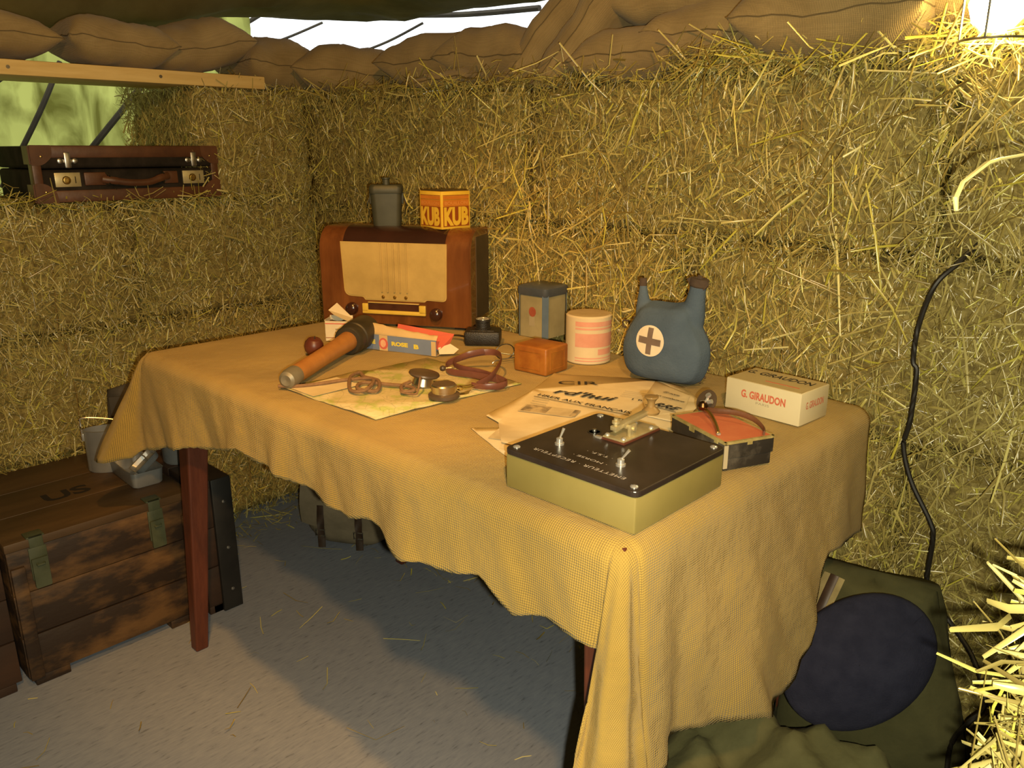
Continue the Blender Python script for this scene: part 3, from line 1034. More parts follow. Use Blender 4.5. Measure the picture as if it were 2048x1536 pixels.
for (o_, xd) in (((0, -kw, 0), (1, 0, 0)), ((kw, 0, 0), (0, 1, 0)), ((0, kw, 0), (-1, 0, 0)), ((-kw, 0, 0), (0, -1, 0))):
    yd = (0, 0, 1)
    n_ = Vector(xd).cross(Vector(yd))
    def at(u, v, e=0.0):
        return Vector(o_) + Vector(xd) * u + Vector((0, 0, v)) + n_ * e
    decal(kb, 'printed_band', at(0, 0.0605), xd, yd, 0.078, 0.0145, M['kub_orange'])
    decal(kb, 'printed_band', at(0, 0.0735), xd, yd, 0.078, 0.0075, M['kub_orange'])
    decal(kb, 'printed_line', at(0, 0.0785), xd, yd, 0.078, 0.0016, M['kub_red'])
    decal(kb, 'printed_line', at(0, 0.0688), xd, yd, 0.078, 0.0010, M['kub_red'])
    decal(kb, 'printed_panel', at(0, 0.0295), xd, yd, 0.078, 0.047, M['kub_red'])
    lettering(kb, 'BOUILLON', at(0, 0.0605, 0.0004), xd, yd, 0.068, 0.0075, M['kub_lite'])
    lettering(kb, 'KUB', at(0, 0.0295, 0.0006), xd, yd, 0.074, 0.0440, M['kub_yellow'], bold=0.055, space=1.0)
# ================================================================== THINGS ON THE TABLE
# ---- transmitter box with morse key
M['olive_box'] = mat('olive_box_paint', (0.235, 0.195, 0.058), (0.275, 0.228, 0.075), rough=0.5, vs=9)
M['blackplate'] = mat('black_ebonite_plate', (0.020, 0.014, 0.012), (0.042, 0.030, 0.024), rough=0.34, vs=14, detail=7)
M['chrome'] = mat('bright_chrome', (0.78, 0.76, 0.72), rough=0.22, metal=0.75)
M['whiteprint'] = mat('white_engraving', (0.55, 0.50, 0.45), rough=0.7)
M['keybrass'] = mat('pale_brass', (0.52, 0.43, 0.22), (0.64, 0.55, 0.32), rough=0.35, metal=0.55, vs=60)
M['keyknob'] = mat('brown_wood_knob', (0.26, 0.16, 0.055), (0.33, 0.21, 0.08), rough=0.35, vs=30)
EX0, EX1, EY0, EY1 = -0.668, -0.466, 0.685, 0.878
ew, ed = EX1 - EX0, EY1 - EY0
em = thing('morse_transmitter', 'olive box with black top plate, two toggle switches and a morse key', 'transmitter', (EX0, EY0, ZT))
MB().box(0, ew, 0, ed, 0, 0.0455, 0.003).build('case', 'olive_box', em)
ph = 0.0535
pl_ = MB().prism(rpoly([(-0.002, -0.002, 0.012), (ew + 0.002, -0.002, 0.012), (ew + 0.002, ed + 0.002, 0.012), (-0.002, ed + 0.002, 0.012)], 6), 0.0455, ph)
po = pl_.build('top_plate', 'blackplate', em, smooth=False)
bv = po.modifiers.new('bev', 'BEVEL'); bv.width = 0.0015; bv.segments = 2; bv.limit_method = 'ANGLE'
for x, y in ((0.010, 0.010), (ew - 0.010, 0.010), (ew - 0.010, ed - 0.010), (0.010, ed - 0.010)):
    s_ = MB().lathe([(0.0048, 0), (0.0048, 0.001), (0.003, 0.0026), (0, 0.003)], 16, T=Tm((x, y, ph))).build('screw', 'chrome', em)
    MB().box(-0.004, 0.004, -0.0005, 0.0005, 0.0022, 0.0031, T=Tm((x, y, ph), rz=R(35))).build('slot', 'blackplate', s_, smooth=False)
for (x, y, lean) in ((0.043, 0.055, (0.002, 0.006)), (0.143, 0.051, (0.009, 0.004))):
    sw = MB().lathe([(0.0062, 0), (0.0062, 0.0025), (0.0045, 0.003), (0.0045, 0.0085), (0.003, 0.0095), (0, 0.0098)], 14, T=Tm((x, y, ph))).build('toggle_switch', 'chrome', em)
    MB().tube([(x, y, ph + 0.008), (x + lean[0] * .5, y + lean[1] * .5, ph + 0.014), (x + lean[0], y + lean[1], ph + 0.021)], [0.0012, 0.0016, 0.0021], 8).build('lever', 'chrome', sw)
MB().lathe([(0.0095, 0.0), (0.0095, 0.0006), (0.0075, 0.0006), (0.0072, -0.003), (0, -0.003)], 20, T=Tm((0.046, 0.124, ph))).build('socket_hole', 'blackplastic', em)
MB().lathe([(0.0030, 0), (0.0030, 0.004), (0, 0.0045)], 10, T=Tm((0.046, 0.124, ph))).build('socket_pin', 'steel', em)
# engraved lettering, upside down for the camera
lettering(em, 'EMETTEUR · RECEPTEUR', (0.100, 0.0215, ph), (-1, 0, 0), (0, -1, 0), 0.142, 0.0065, M['whiteprint'], space=1.15)
lettering(em, '· MORSE ·', (0.104, 0.041, ph), (-1, 0, 0), (0, -1, 0), 0.052, 0.0050, M['whiteprint'])
lettering(em, '· T.S.F. ·', (0.103, 0.062, ph), (-1, 0, 0), (0, -1, 0), 0.040, 0.0052, M['whiteprint'])
# key
kx0, kx1, ky0, ky1 = 0.070, 0.106, 0.108, 0.190
MB().box(kx0, kx1, ky0, ky1, ph, ph + 0.003, 0.0005).build('key_underplate', mat('red_brown_fibre', (0.10, 0.03, 0.015), rough=0.5), em)
MB().box(kx0 + .001, kx1 - .001, ky0 + .001, ky1 - .001, ph + 0.003, ph + 0.0055, 0.0006).build('key_base', 'keybrass', em)
kc = (kx0 + kx1) / 2
MB().box(kc - 0.014, kc - 0.009, 0.127, 0.141, ph + .0055, ph + 0.022, 0.0008).box(kc + 0.009, kc + 0.014, 0.127, 0.141, ph + .0055, ph + 0.022, 0.0008).build('key_bracket', 'keybrass', em)
MB().tube([(kc - 0.017, 0.134, ph + 0.016), (kc + 0.017, 0.134, ph + 0.016)], 0.0032, 10).build('key_axle', 'keybrass', em)
MB().box(kc - 0.005, kc + 0.005, 0.108, 0.196, -0.003, 0.003, 0.0008, T=Tm((0, 0, ph + 0.019), rx=R(4)) @ Tm((0, 0, -0.008))).build('key_lever', 'keybrass', em)
for x, y in ((kc - 0.013, 0.114), (kc + 0.013, 0.114), (kc + 0.013, 0.176), (kc - 0.013, 0.176)):
    MB().lathe([(0.0035, 0), (0.0035, 0.0015), (0.002, 0.003), (0, 0.0032)], 10, T=Tm((x, y, ph + 0.0055))).build('terminal_screw', 'chrome', em)
MB().lathe([(0.003, 0), (0.003, 0.010), (0.0055, 0.011), (0.0055, 0.014), (0.003, 0.015), (0.003, 0.018), (0, 0.018)], 12, T=Tm((kc, 0.114, ph + 0.014))).build('adjusting_screw', 'keybrass', em)
MB().lathe([(0.0, 0), (0.011, 0.001), (0.0125, 0.0045), (0.0095, 0.008), (0.0055, 0.011), (0.0050, 0.017), (0.0075, 0.0215), (0.0095, 0.0235), (0.0095, 0.0255), (0, 0.0265)], 24, T=Tm((kc + 0.002, 0.190, ph + 0.0195))).build('key_knob', 'keyknob', em)
MB().box(0.060, 0.070, 0.106, 0.112, ph, ph + 0.003, 0.0005).build('contact_tab', 'chrome', em)

# ---- worn black box with a red lid panel and a folded forehead lamp
M['blackcard'] = mat('worn_black_card', (0.022, 0.018, 0.014), (0.15, 0.13, 0.10), rough=0.65, vs=16, lo=0.52, hi=0.78, detail=7)
M['goldpaper'] = mat('worn_gold_paper', (0.22, 0.17, 0.05), (0.40, 0.33, 0.13), rough=0.7, vs=60)
M['redpaper'] = mat('faded_red_paper', (0.50, 0.125, 0.055), (0.56, 0.18, 0.075), rough=0.75, vs=18)
M['leather'] = mat('brown_leather', (0.10, 0.042, 0.020), (0.15, 0.065, 0.03), rough=0.45, vs=20, bump=0.15, bs=120)
bx = thing('red_topped_box', 'worn black cardboard box with a red lid panel beside the transmitter', 'box', (-0.531, 0.985, ZT), R(-24))
bw, bd_, bh = 0.064, 0.041, 0.041
MB().box(-bw + .002, bw - .002, -bd_ + .002, bd_ - .002, 0, bh * .5, 0.001).build('tray', 'blackcard', bx)
MB().box(-bw, bw, -bd_, bd_, bh * .42, bh, 0.0012).build('lid', 'blackcard', bx)
b = MB()
e = 0.0035
b.box(-bw - .0004, bw + .0004, -bd_ - .0004, -bd_ + e, bh - .003, bh + .0005).box(-bw - .0004, bw + .0004, bd_ - e, bd_ + .0004, bh - .003, bh + .0005).box(-bw - .0004, -bw + e, -bd_, bd_, bh - .003, bh + .0005).box(bw - e, bw + .0004, -bd_, bd_, bh - .003, bh + .0005)
b.build('edge_tape', 'goldpaper', bx, smooth=False)
MB().box(-bw + e, bw - e, -bd_ + e, bd_ - e, bh, bh + .0004).build('red_panel', 'redpaper', bx, smooth=False)
for (x, y, w_, h_) in ((-0.012, -bd_ - .0003, 0.012, 0.008), (0.045, -bd_ - .0003, 0.008, 0.006)):
    MB().box(x - w_ / 2, x + w_ / 2, y - .0006, y + .0004, bh - h_, bh).build('torn_flap', 'goldpaper', bx, smooth=False)
for y in (0.0,):
    MB().box(bw - .0002, bw + .0008, y - .004, y + .004, bh - .007, bh).build('torn_flap', 'goldpaper', bx, smooth=False)
MB().box(bw - .0005, bw + .0006, -bd_ - .0004, -bd_ + .006, 0.004, bh - .004).build('pale_scuff', mat('pale_scuff', (0.42, 0.36, 0.24), rough=0.8), bx, smooth=False)

fl_ = thing('forehead_mirror', 'folded metal examination clamp with brown strap lying on the red topped box', 'instrument', (-0.531, 0.985, ZT + bh + .0006), R(-24))
MB().tube(catmull([(-0.052, 0.006, 0.006), (-0.03, 0.012, 0.010), (-0.005, 0.030, 0.012), (0.02, 0.040, 0.009), (0.045, 0.037, 0.004), (0.060, 0.026, 0.003)], 6), 0.0042, 8, flat=(0.35, 1)).build('strap', 'leather', fl_)
MB().tube(catmull([(-0.052, 0.006, 0.008), (-0.025, -0.002, 0.009), (0.005, -0.014, 0.005), (0.034, -0.030, 0.0025)], 6), 0.0026, 8).build('hinged_rod', 'brass', fl_)
MB().lathe([(0, 0), (0.003, 0.001), (0.003, 0.003), (0, 0.004)], 10, T=Tm((0.036, -0.031, 0.0))).build('rod_tip', 'chrome', fl_)
MB().lathe([(0.0, -0.008), (0.006, -0.0055), (0.0085, 0), (0.006, 0.0055), (0, 0.008)], 16, T=Tm((-0.052, 0.004, 0.012))).build('ball_joint', mat('dark_bronze', (0.16, 0.09, 0.05), rough=0.3, metal=1), fl_)
MB().tube([(-0.060, 0.006, 0.014), (-0.044, 0.014, 0.020)], 0.0035, 8).tube([(-0.052, 0.008, 0.016), (-0.05, 0.012, 0.028)], 0.0022, 8).lathe([(0, 0), (0.0045, 0), (0.0045, 0.003), (0, 0.003)], 8, T=Tm((-0.05, 0.012, 0.027), rx=R(40))).build('wing_screw', 'chrome', fl_)
MB().lathe([(0.0, 0.0), (0.018, 0.001), (0.0185, 0.0025), (0.0165, 0.003), (0, 0.002)], 24, T=Tm((-0.066, 0.022, 0.012), rx=R(62), rz=R(10))).build('mirror_disc', mat('dull_mirror', (0.07, 0.045, 0.025), rough=0.65), fl_)

# ---- white lettered card box
M['whitecard'] = mat('pale_card', (0.56, 0.50, 0.32), (0.63, 0.57, 0.38), rough=0.75, vs=6)
M['topcard'] = mat('dimmed_card_top', (0.40, 0.32, 0.155), (0.47, 0.38, 0.19), rough=0.75, vs=8)  # darker than the sides: weaker light on the lid put into the colour
M['redink'] = mat('red_ink', (0.55, 0.14, 0.075), rough=0.8)
M['blackink'] = mat('black_ink', (0.018, 0.015, 0.011), rough=0.8)
M['greyink'] = mat('grey_ink', (0.33, 0.29, 0.19), rough=0.8)
gb = thing('card_box', 'white cardboard box lettered in red at the right end of the table', 'box', (-0.5600, 1.215, ZT), R(-4.5))
gw, gd, gh = 0.068, 0.044, 0.054
MB().box(-gw, gw, -gd, gd, 0, gh, 0.0022).build('carton', 'whitecard', gb)
MB().box(-gw + .002, gw - .002, -gd + .002, gd - .002, gh - .0005, gh + .0004).build('lid', 'topcard', gb, smooth=False)
lettering(gb, 'G. GIRAUDON', (0.002, -gd, 0.033), (1, 0, 0), (0, 0, 1), 0.080, 0.0135, M['redink'], bold=0.04)
lettering(gb, 'PARIS', (0.002, -gd, 0.0215), (1, 0, 0), (0, 0, 1), 0.024, 0.0042, M['greyink'])
lettering(gb, 'G. GIRAUDON', (gw, 0.0, 0.031), (0, 1, 0), (0, 0, 1), 0.055, 0.0120, M['redink'], bold=0.02)
lettering(gb, 'G. GIRAUDON', (-0.004, 0.016, gh + .0004), (1, 0, 0), (0, 1, 0), 0.118, 0.020, M['blackink'], bold=0.02, shear=0.0)
decal(gb, 'red_line', (0.020, -0.020, gh + .0004), (1, 0, 0), (0, 1, 0), 0.06, 0.003, M['redink'])

# ---- newspapers
def paper_mat(name, c1, c2):
    m = bpy.data.materials.new(name)
    nt, b = nodes_of(m)
    b.inputs['Roughness'].default_value = 0.9
    tc = nt.nodes.new('ShaderNodeTexCoord')
    n = nt.nodes.new('ShaderNodeTexNoise'); n.inputs['Scale'].default_value = 14; n.inputs['Detail'].default_value = 5
    lk(nt, tc.outputs['Object'], n.inputs['Vector'])
    r = nt.nodes.new('ShaderNodeValToRGB')
    r.color_ramp.elements[0].position = 0.35; r.color_ramp.elements[0].color = (*c1, 1)
    r.color_ramp.elements[1].position = 0.65; r.color_ramp.elements[1].color = (*c2, 1)
    lk(nt, n.outputs[0], r.inputs[0]); lk(nt, r.outputs[0], b.inputs['Base Color'])
    return m


M['newsprint'] = paper_mat('newsprint', (0.56, 0.46, 0.27), (0.68, 0.58, 0.37))
M['photoink'] = mat('halftone_photo', (0.16, 0.125, 0.075), (0.44, 0.35, 0.20), rough=0.9, vs=45, lo=0.4, hi=0.6)
M['photolite'] = mat('halftone_light', (0.42, 0.34, 0.20), (0.56, 0.47, 0.29), rough=0.9, vs=30)


def sheet(name, label, poly, z, cat='newspaper', m='newsprint', th=0.0007, curl=0.0):
    """a sheet of paper lying on the cloth; poly in world xy"""
    cx_ = sum(p[0] for p in poly) / len(poly); cy_ = sum(p[1] for p in poly) / len(poly)
    t = thing(name, label, cat, (cx_, cy_, z))
    bm = bmesh.new()
    vs = [bm.verts.new((x - cx_, y - cy_, 0)) for x, y in poly]
    f = bm.faces.new(vs)
    bmesh.ops.triangulate(bm, faces=[f])
    for _ in range(4):
        bmesh.ops.subdivide_edges(bm, edges=bm.edges[:], cuts=1)
    for v in bm.verts:
        v.co.z = 0.0007 * wob(v.co.x * 30 + v.co.y * 22, cx_ * 9)
    for v in bm.verts:
        if v.is_boundary: v.co.z += curl * (0.5 + 0.5 * wob(v.co.x * 35 - v.co.y * 31, 1.0))
    me = bpy.data.meshes.new('paper'); bm.to_mesh(me); bm.free(); me.shade_smooth()
    o = link('paper', me, m, t)
    so = o.modifiers.new('thick', 'SOLIDIFY'); so.thickness = th; so.offset = 0
    return t, (cx_, cy_)


n1, c1 = sheet('newspaper', 'old newspaper page with the headline HRER AUX FRANCAIS on the table',
               [(-0.972, 1.131), (-0.925, 1.02), (-0.884, 0.861), (-0.845, 0.850), (-0.780, 0.790), (-0.640, 0.80), (-0.600, 0.93), (-0.668, 1.165), (-0.735, 1.222), (-0.800, 1.232)], ZT + 0.0022, curl=0.002)
tdx = (math.cos(R(14)), math.sin(R(14)), 0); tdy = (-math.sin(R(38)), math.cos(R(38)), 0)


def nprint(par, c, s_, x, y, ang, w, h, m, z=0.0026, sh=0.0, bold=0.0):
    a = R(ang)
    lettering(par, s_, (x - c[0], y - c[1], z), (math.cos(a), math.sin(a), 0), (-math.sin(a), math.cos(a), 0), w, h, M[m], shear=sh, bold=bold)


def nrect(par, c, x, y, ang, w, h, m, z=0.0022, name='print_block'):
    a = R(ang)
    decal(par, name, (x - c[0], y - c[1], z), (math.cos(a), math.sin(a), 0), (-math.sin(a), math.cos(a), 0), w, h, M[m], n=0.0002)


A_ = 18
nprint(n1, c1, 'CIR', -0.893, 1.108, 40, 0.074, 0.020, 'blackink', bold=0.0)
nprint(n1, c1, "rd'hui", -0.836, 1.058, 17, 0.115, 0.028, 'blackink', sh=0.3, bold=0.022)
nprint(n1, c1, 'HRER AUX FRANÇAIS', -0.808, 1.016, 9, 0.180, 0.013, 'blackink', bold=0.02)
nrect(n1, c1, -0.806, 1.0055, 9, 0.184, 0.0018, 'blackink', name='rule')
nprint(n1, c1, '1 fr', -0.752, 1.098, A_, 0.022, 0.007, 'blackink', bold=0.02)
# columns of small type: thin grey rules
for k in range(5):
    nrect(n1, c1, -0.874 + k * 0.006, 0.985 - k * 0.011, A_ - 4, 0.030, 0.0016, 'greyink', name='type_line')
for k in range(7):
    nrect(n1, c1, -0.715 + k * 0.005, 0.998 - k * 0.010, A_ - 4, 0.050, 0.0014, 'greyink', name='type_line')
for k in range(4):
    nrect(n1, c1, -0.775 + k * 0.004, 1.135 - k * 0.010, A_, 0.055, 0.0012, 'greyink', name='type_line')
nrect(n1, c1, -0.826, 0.948, 22, 0.094, 0.040, 'photolite', name='photograph')
nrect(n1, c1, -0.846, 0.940, 22, 0.044, 0.034, 'photoink', z=0.0025, name='photograph')
nrect(n1, c1, -0.784, 0.966, 22, 0.010, 0.034, 'photoink', z=0.0025, name='photograph')

n2, c2 = sheet('newspaper', 'second newspaper sheet lettered RRE sticking out beside the red topped box',
               [(-0.795, 1.215), (-0.700, 1.181), (-0.655, 1.085), (-0.640, 1.040), (-0.690, 1.035), (-0.745, 1.10)], ZT + 0.0052, curl=0.001)
nprint(n2, c2, 'RRE', -0.690, 1.092, 0, 0.048, 0.020, 'blackink', sh=0.3, bold=0.03)
nrect(n2, c2, -0.694, 1.078, 0, 0.060, 0.0016, 'blackink', name='rule')
nprint(n2, c2, 'aux combattants', -0.712, 1.135, -2, 0.060, 0.007, 'blackink', sh=0.3, bold=0.02)
nprint(n2, c2, 'El nom', -0.725, 1.160, -4, 0.034, 0.008, 'blackink', sh=0.3, bold=0.02)
n3, c3 = sheet('newspaper', 'lower newspaper sheet poking out left of the transmitter',
               [(-0.862, 0.806), (-0.795, 0.880), (-0.720, 0.90), (-0.655, 0.80), (-0.700, 0.745), (-0.775, 0.772)], ZT + 0.0002, curl=0.0012)
nrect(n3, c3, -0.785, 0.825, 24, 0.07, 0.045, 'photolite', name='photograph')

# ---- map
def map_mat():
    m = bpy.data.materials.new('survey_map')
    nt, b = nodes_of(m)
    b.inputs['Roughness'].default_value = 0.9
    tc = nt.nodes.new('ShaderNodeTexCoord')
    n = nt.nodes.new('ShaderNodeTexNoise'); n.inputs['Scale'].default_value = 22; n.inputs['Detail'].default_value = 6; n.inputs['Roughness'].default_value = 0.6
    lk(nt, tc.outputs['Object'], n.inputs['Vector'])
    r = nt.nodes.new('ShaderNodeValToRGB')
    e = r.color_ramp.elements
    e[0].position = 0.40; e[0].color = (0.58, 0.49, 0.27, 1)
    e[1].position = 0.52; e[1].color = (0.50, 0.43, 0.22, 1)
    x = e.new(0.60); x.color = (0.38, 0.40, 0.12, 1)
    lk(nt, n.outputs[0], r.inputs[0])
    v = nt.nodes.new('ShaderNodeTexVoronoi'); v.feature = 'DISTANCE_TO_EDGE'; v.inputs['Scale'].default_value = 38
    lk(nt, tc.outputs['Object'], v.inputs['Vector'])
    mr = nt.nodes.new('ShaderNodeMapRange'); mr.inputs[1].default_value = 0.0; mr.inputs[2].default_value = 0.03; mr.inputs[3].default_value = 0.72; mr.inputs[4].default_value = 1.0
    lk(nt, v.outputs[0], mr.inputs[0])
    mc = nt.nodes.new('ShaderNodeMix'); mc.data_type = 'RGBA'; mc.blend_type = 'MULTIPLY'; mc.inputs[0].default_value = 1
    lk(nt, r.outputs[0], mc.inputs[6]); lk(nt, mr.outputs[0], mc.inputs[7])
    lk(nt, mc.outputs[2], b.inputs['Base Color'])
    return m


M['map'] = map_mat()
mp_, cm = sheet('paper_map', 'folded out paper map with green patches under the headphones', [(-1.262, 0.720), (-1.268, 0.885), (-1.250, 0.90), (-1.245, 1.045), (-1.10, 1.043), (-0.972, 1.040), (-0.990, 0.88), (-1.003, 0.729), (-1.13, 0.722)], ZT + 0.0006, cat='map', m='map', curl=0.0025)
nrect(mp_, cm, -1.215, 0.775, 0, 0.075, 0.10, 'newsprint', z=0.0026, name='blank_margin')

# ---- headphones
M['phone_black'] = mat('brown_black_bakelite', (0.055, 0.038, 0.026), (0.095, 0.066, 0.044), rough=0.4, vs=20)
M['alu'] = mat('dull_aluminium', (0.58, 0.50, 0.38), (0.66, 0.58, 0.45), rough=0.3, metal=1, vs=30)
M['cord'] = mat('brown_cloth_cord', (0.17, 0.095, 0.045), (0.23, 0.135, 0.07), rough=0.9, vs=90)
M['band'] = mat('maroon_leather_band', (0.115, 0.042, 0.030), (0.165, 0.065, 0.045), rough=0.35, vs=25)
hp = thing('headphones', 'old headphones with silver earpieces and brown leather bands on the map', 'headphones', (-1.04, 0.93, ZT + 0.003))
H0 = Vector((-1.04, 0.93, ZT + 0.003))


def L_(x, y, z=0.0):
    return (x - H0.x, y - H0.y, z)


e1 = MB().lathe([(0.0255, 0.0), (0.0275, 0.002), (0.0275, 0.007), (0.024, 0.0095), (0.021, 0.010)], 36, T=Tm(L_(-1.008, 0.880))).build('earpad', 'phone_black', hp)
e2 = MB().lathe([(0.0215, 0.0098), (0.0215, 0.013), (0.0222, 0.0135), (0.0222, 0.0225), (0.0205, 0.0245)], 36, T=Tm(L_(-1.008, 0.880))).build('earpiece_shell', 'alu', hp)
MB().lathe([(0.0205, 0.0235), (0.0195, 0.0255), (0.0, 0.0262)], 36, T=Tm(L_(-1.008, 0.880))).build('earpiece_cap', 'phone_black', hp)
tl = Tm(L_(-1.090, 0.905, 0.0215), rx=R(-7), ry=R(6))
MB().lathe([(0.0, -0.004), (0.026, -0.003), (0.0285, 0.0), (0.0275, 0.003), (0.024, 0.004), (0.0, 0.0042)], 36, T=tl).build('earpad', 'phone_black', hp)
MB().lathe([(0.0165, -0.022), (0.0205, -0.019), (0.0165, -0.006), (0.0, -0.004)], 32, T=tl).build('earpiece_shell', 'alu', hp)
MB().lathe([(0, -0.006), (0.0045, -0.004), (0.006, 0), (0.0045, 0.004), (0, 0.006)], 12, T=Tm(L_(-1.083, 0.944, 0.026))).build('pivot_knob', 'phone_black', hp)
MB().tube([L_(-1.083, 0.946, 0.026), L_(-1.080, 0.962, 0.024)], 0.0012, 6).build('pivot_pin', 'alu', hp)
# loops of leather headband standing on edge
LP = [(-1.0055, 0.958), (-1.003, 0.985), (-1.010, 1.010), (-1.045, 1.060), (-1.085, 1.085), (-1.112, 1.070), (-1.135, 1.040), (-1.140, 1.005), (-1.110, 0.985), (-1.055, 1.000), (-0.995, 1.008), (-0.972, 0.994), (-0.972, 0.975), (-0.990, 0.962)]
zz = [0.007, 0.014, 0.022, 0.030, 0.030, 0.028, 0.020, 0.011, 0.007, 0.007, 0.007, 0.007, 0.007, 0.007]
pts = catmull([L_(x, y, z) for (x, y), z in zip(LP, zz)], 8)
MB().tube(pts, 0.0066, 10, flat=(0.2, 1)).build('headband', 'band', hp)
LP2 = [(-1.010, 0.948), (-0.985, 0.955), (-0.968, 0.978), (-0.975, 1.002), (-1.040, 1.010), (-1.095, 1.000), (-1.128, 1.012), (-1.126, 1.045), (-1.100, 1.068)]
zz2 = [0.006, 0.006, 0.007, 0.008, 0.010, 0.012, 0.015, 0.024, 0.032]
MB().tube(catmull([L_(x, y, z + 0.002) for (x, y), z in zip(LP2, zz2)], 8), 0.0056, 10, flat=(0.2, 1)).build('headband', 'band', hp)
MB().tube([L_(-1.006, 0.903, 0.017), L_(-1.004, 0.925, 0.012), L_(-1.008, 0.955, 0.008)], 0.0014, 6).tube([L_(-1.002, 0.90, 0.013), L_(-0.998, 0.925, 0.010), L_(-1.004, 0.955, 0.006)], 0.0014, 6).lathe([(0, -.005), (.005, -.003), (.006, 0), (.005, .003), (0, .005)], 12, T=Tm(L_(-1.005, 0.915, 0.010))).build('yoke', 'brass', hp)
CP = [(-1.105, 0.885, .008), (-1.100, 0.86, .006), (-1.075, 0.845, .004), (-1.07, 0.865, .004), (-1.095, 0.872, .004), (-1.13, 0.855, .004), (-1.175, 0.83, .004), (-1.150, 0.80, .004), (-1.115, 0.815, .004), (-1.155, 0.850, .007), (-1.205, 0.855, .004), (-1.235, 0.865, .004), (-1.215, 0.83, .006), (-1.150, 0.785, .004), (-1.125, 0.80, .007), (-1.165, 0.845, .009), (-1.210, 0.825, .004), (-1.225, 0.775, .004), (-1.245, 0.735, .003), (-1.270, 0.712, .003)]
MB().tube(catmull([L_(x, y, z) for x, y, z in CP], 7), 0.0034, 8).build('cord', 'cord', hp)
MB().tube(catmull([L_(-1.075, 0.885, .020), L_(-1.062, 0.872, .026), L_(-1.055, 0.862, .012), L_(-1.05, 0.85, .004), L_(-1.075, 0.84, .004), L_(-1.09, 0.852, .004)], 6), 0.0020, 6).build('cord', 'cord', hp)

# ---- stick grenade
M['ash'] = mat('orange_wood_handle', (0.30, 0.125, 0.032), (0.42, 0.19, 0.05), rough=0.4, vs=8, stretch=(4, 4, 0.5), lo=0.3, hi=0.7)
M['gunmetal'] = mat('dark_grey_green_steel', (0.028, 0.024, 0.015), (0.055, 0.046, 0.03), rough=0.5, vs=16, metal=0.3)
M['zinc'] = mat('grey_zinc_cap', (0.20, 0.185, 0.14), (0.27, 0.25, 0.19), rough=0.5, vs=18, metal=0.4)
pa = Vector((-1.252, 0.717, ZT + 0.0185)); pb = Vector((-1.436, 1.030, ZT + 0.0350))
gr = thing('stick_grenade', 'wooden handled stick grenade with dark steel head lying across the table', 'grenade', pa)
ax = (pb - pa); gl_ = ax.length; ax.normalize()
GT = ax.to_track_quat('Z', 'Y').to_matrix().to_4x4()
MB().lathe([(0.0, 0.002), (0.010, 0.0), (0.0155, 0.004), (0.0180, 0.016), (0.0182, 0.034), (0.0178, 0.036)], 28, T=GT).build('end_cap', 'zinc', gr)
MB().lathe([(0.0172, 0.034), (0.0176, 0.06), (0.0172, 0.12), (0.0180, 0.18), (0.0190, 0.225), (0.0212, 0.275)], 28, T=GT).build('handle', 'ash', gr)
MB().lathe([(0.019, 0.266), (0.0285, 0.266), (0.0315, 0.270), (0.0320, 0.278), (0.0320, 0.292), (0.0305, 0.293), (0.0338, 0.296), (0.0342, 0.300), (0.0342, gl_ - 0.003), (0.0325, gl_), (0.012, gl_ + 0.001), (0, gl_ + 0.001)], 36, T=GT).build('head', 'gunmetal', gr)
MB().box(-0.003, 0.003, -0.0345, -0.0325, 0.272, 0.288, T=GT).build('clip', 'gunmetal', gr, smooth=False)

# ---- apple, tobacco packet, soap-powder carton
M['plum'] = mat('dark_red_skin', (0.085, 0.020, 0.012), (0.12, 0.032, 0.018), rough=0.4, vs=30)
ap = thing('apple', 'small dark red round apple left of the grenade head', 'apple', (-1.447, 0.899, ZT))
MB().lathe([(0.0, 0.004), (0.006, 0.001), (0.013, 0.003), (0.0185, 0.010), (0.0205, 0.019), (0.019, 0.028), (0.0135, 0.0355), (0.006, 0.0375), (0.0, 0.0345)], 28, T=Tm((0, 0, 0), ry=R(12))).build('fruit', 'plum', ap)
MB().tube([(0.007, 0, 0.033), (0.0085, 0.001, 0.041)], 0.0012, 6).build('stem', 'rope', ap)

M['packpaper'] = mat('cream_packet', (0.60, 0.52, 0.36), (0.68, 0.60, 0.44), rough=0.8, vs=20)
M['tobacco'] = mat('brown_tobacco', (0.055, 0.028, 0.010), (0.14, 0.075, 0.025), rough=0.95, vs=120, bump=0.8, bs=200)
M['pinkink'] = mat('red_print', (0.55, 0.12, 0.09), rough=0.8)
tp = thing('tobacco_packet', 'open white paper tobacco packet with red line in front of the radio', 'packet', (-1.528, 1.022, ZT), R(38))
tw_, td_, th_ = 0.027, 0.020, 0.046
MB().box(-tw_, tw_, -td_, -td_ + .001, 0, th_).box(-tw_, tw_, td_ - .001, td_, 0, th_ + .006).box(-tw_, -tw_ + .001, -td_, td_, 0, th_ + .003).box(tw_ - .001, tw_, -td_, td_, 0, th_).build('wrapper', 'packpaper', tp, smooth=False)
MB().grid(10, 8, lambda a, b: (-tw_ + .001 + a * (2 * tw_ - .002), -td_ + .001 + b * (2 * td_ - .002), th_ - 0.006 + 0.003 * wob(a * 9 + b * 7, 1))).build('tobacco', 'tobacco', tp)
MB().add([(tw_, -td_, th_), (tw_, td_, th_), (-0.010, td_ + .004, th_ + 0.034), (-0.022, -td_ * .2, th_ + 0.022), (-0.005, -td_ * .9, th_ + 0.014)], [(0, 1, 2, 3, 4)]).build('open_flap', 'packpaper', tp, smooth=False)
decal(tp, 'red_line', (0, -td_, th_ - 0.006), (1, 0, 0), (0, 0, 1), 0.052, 0.0022, M['pinkink'])
decal(tp, 'brown_line', (0, -td_, 0.0075), (1, 0, 0), (0, 0, 1), 0.052, 0.0014, M['kub_red'])
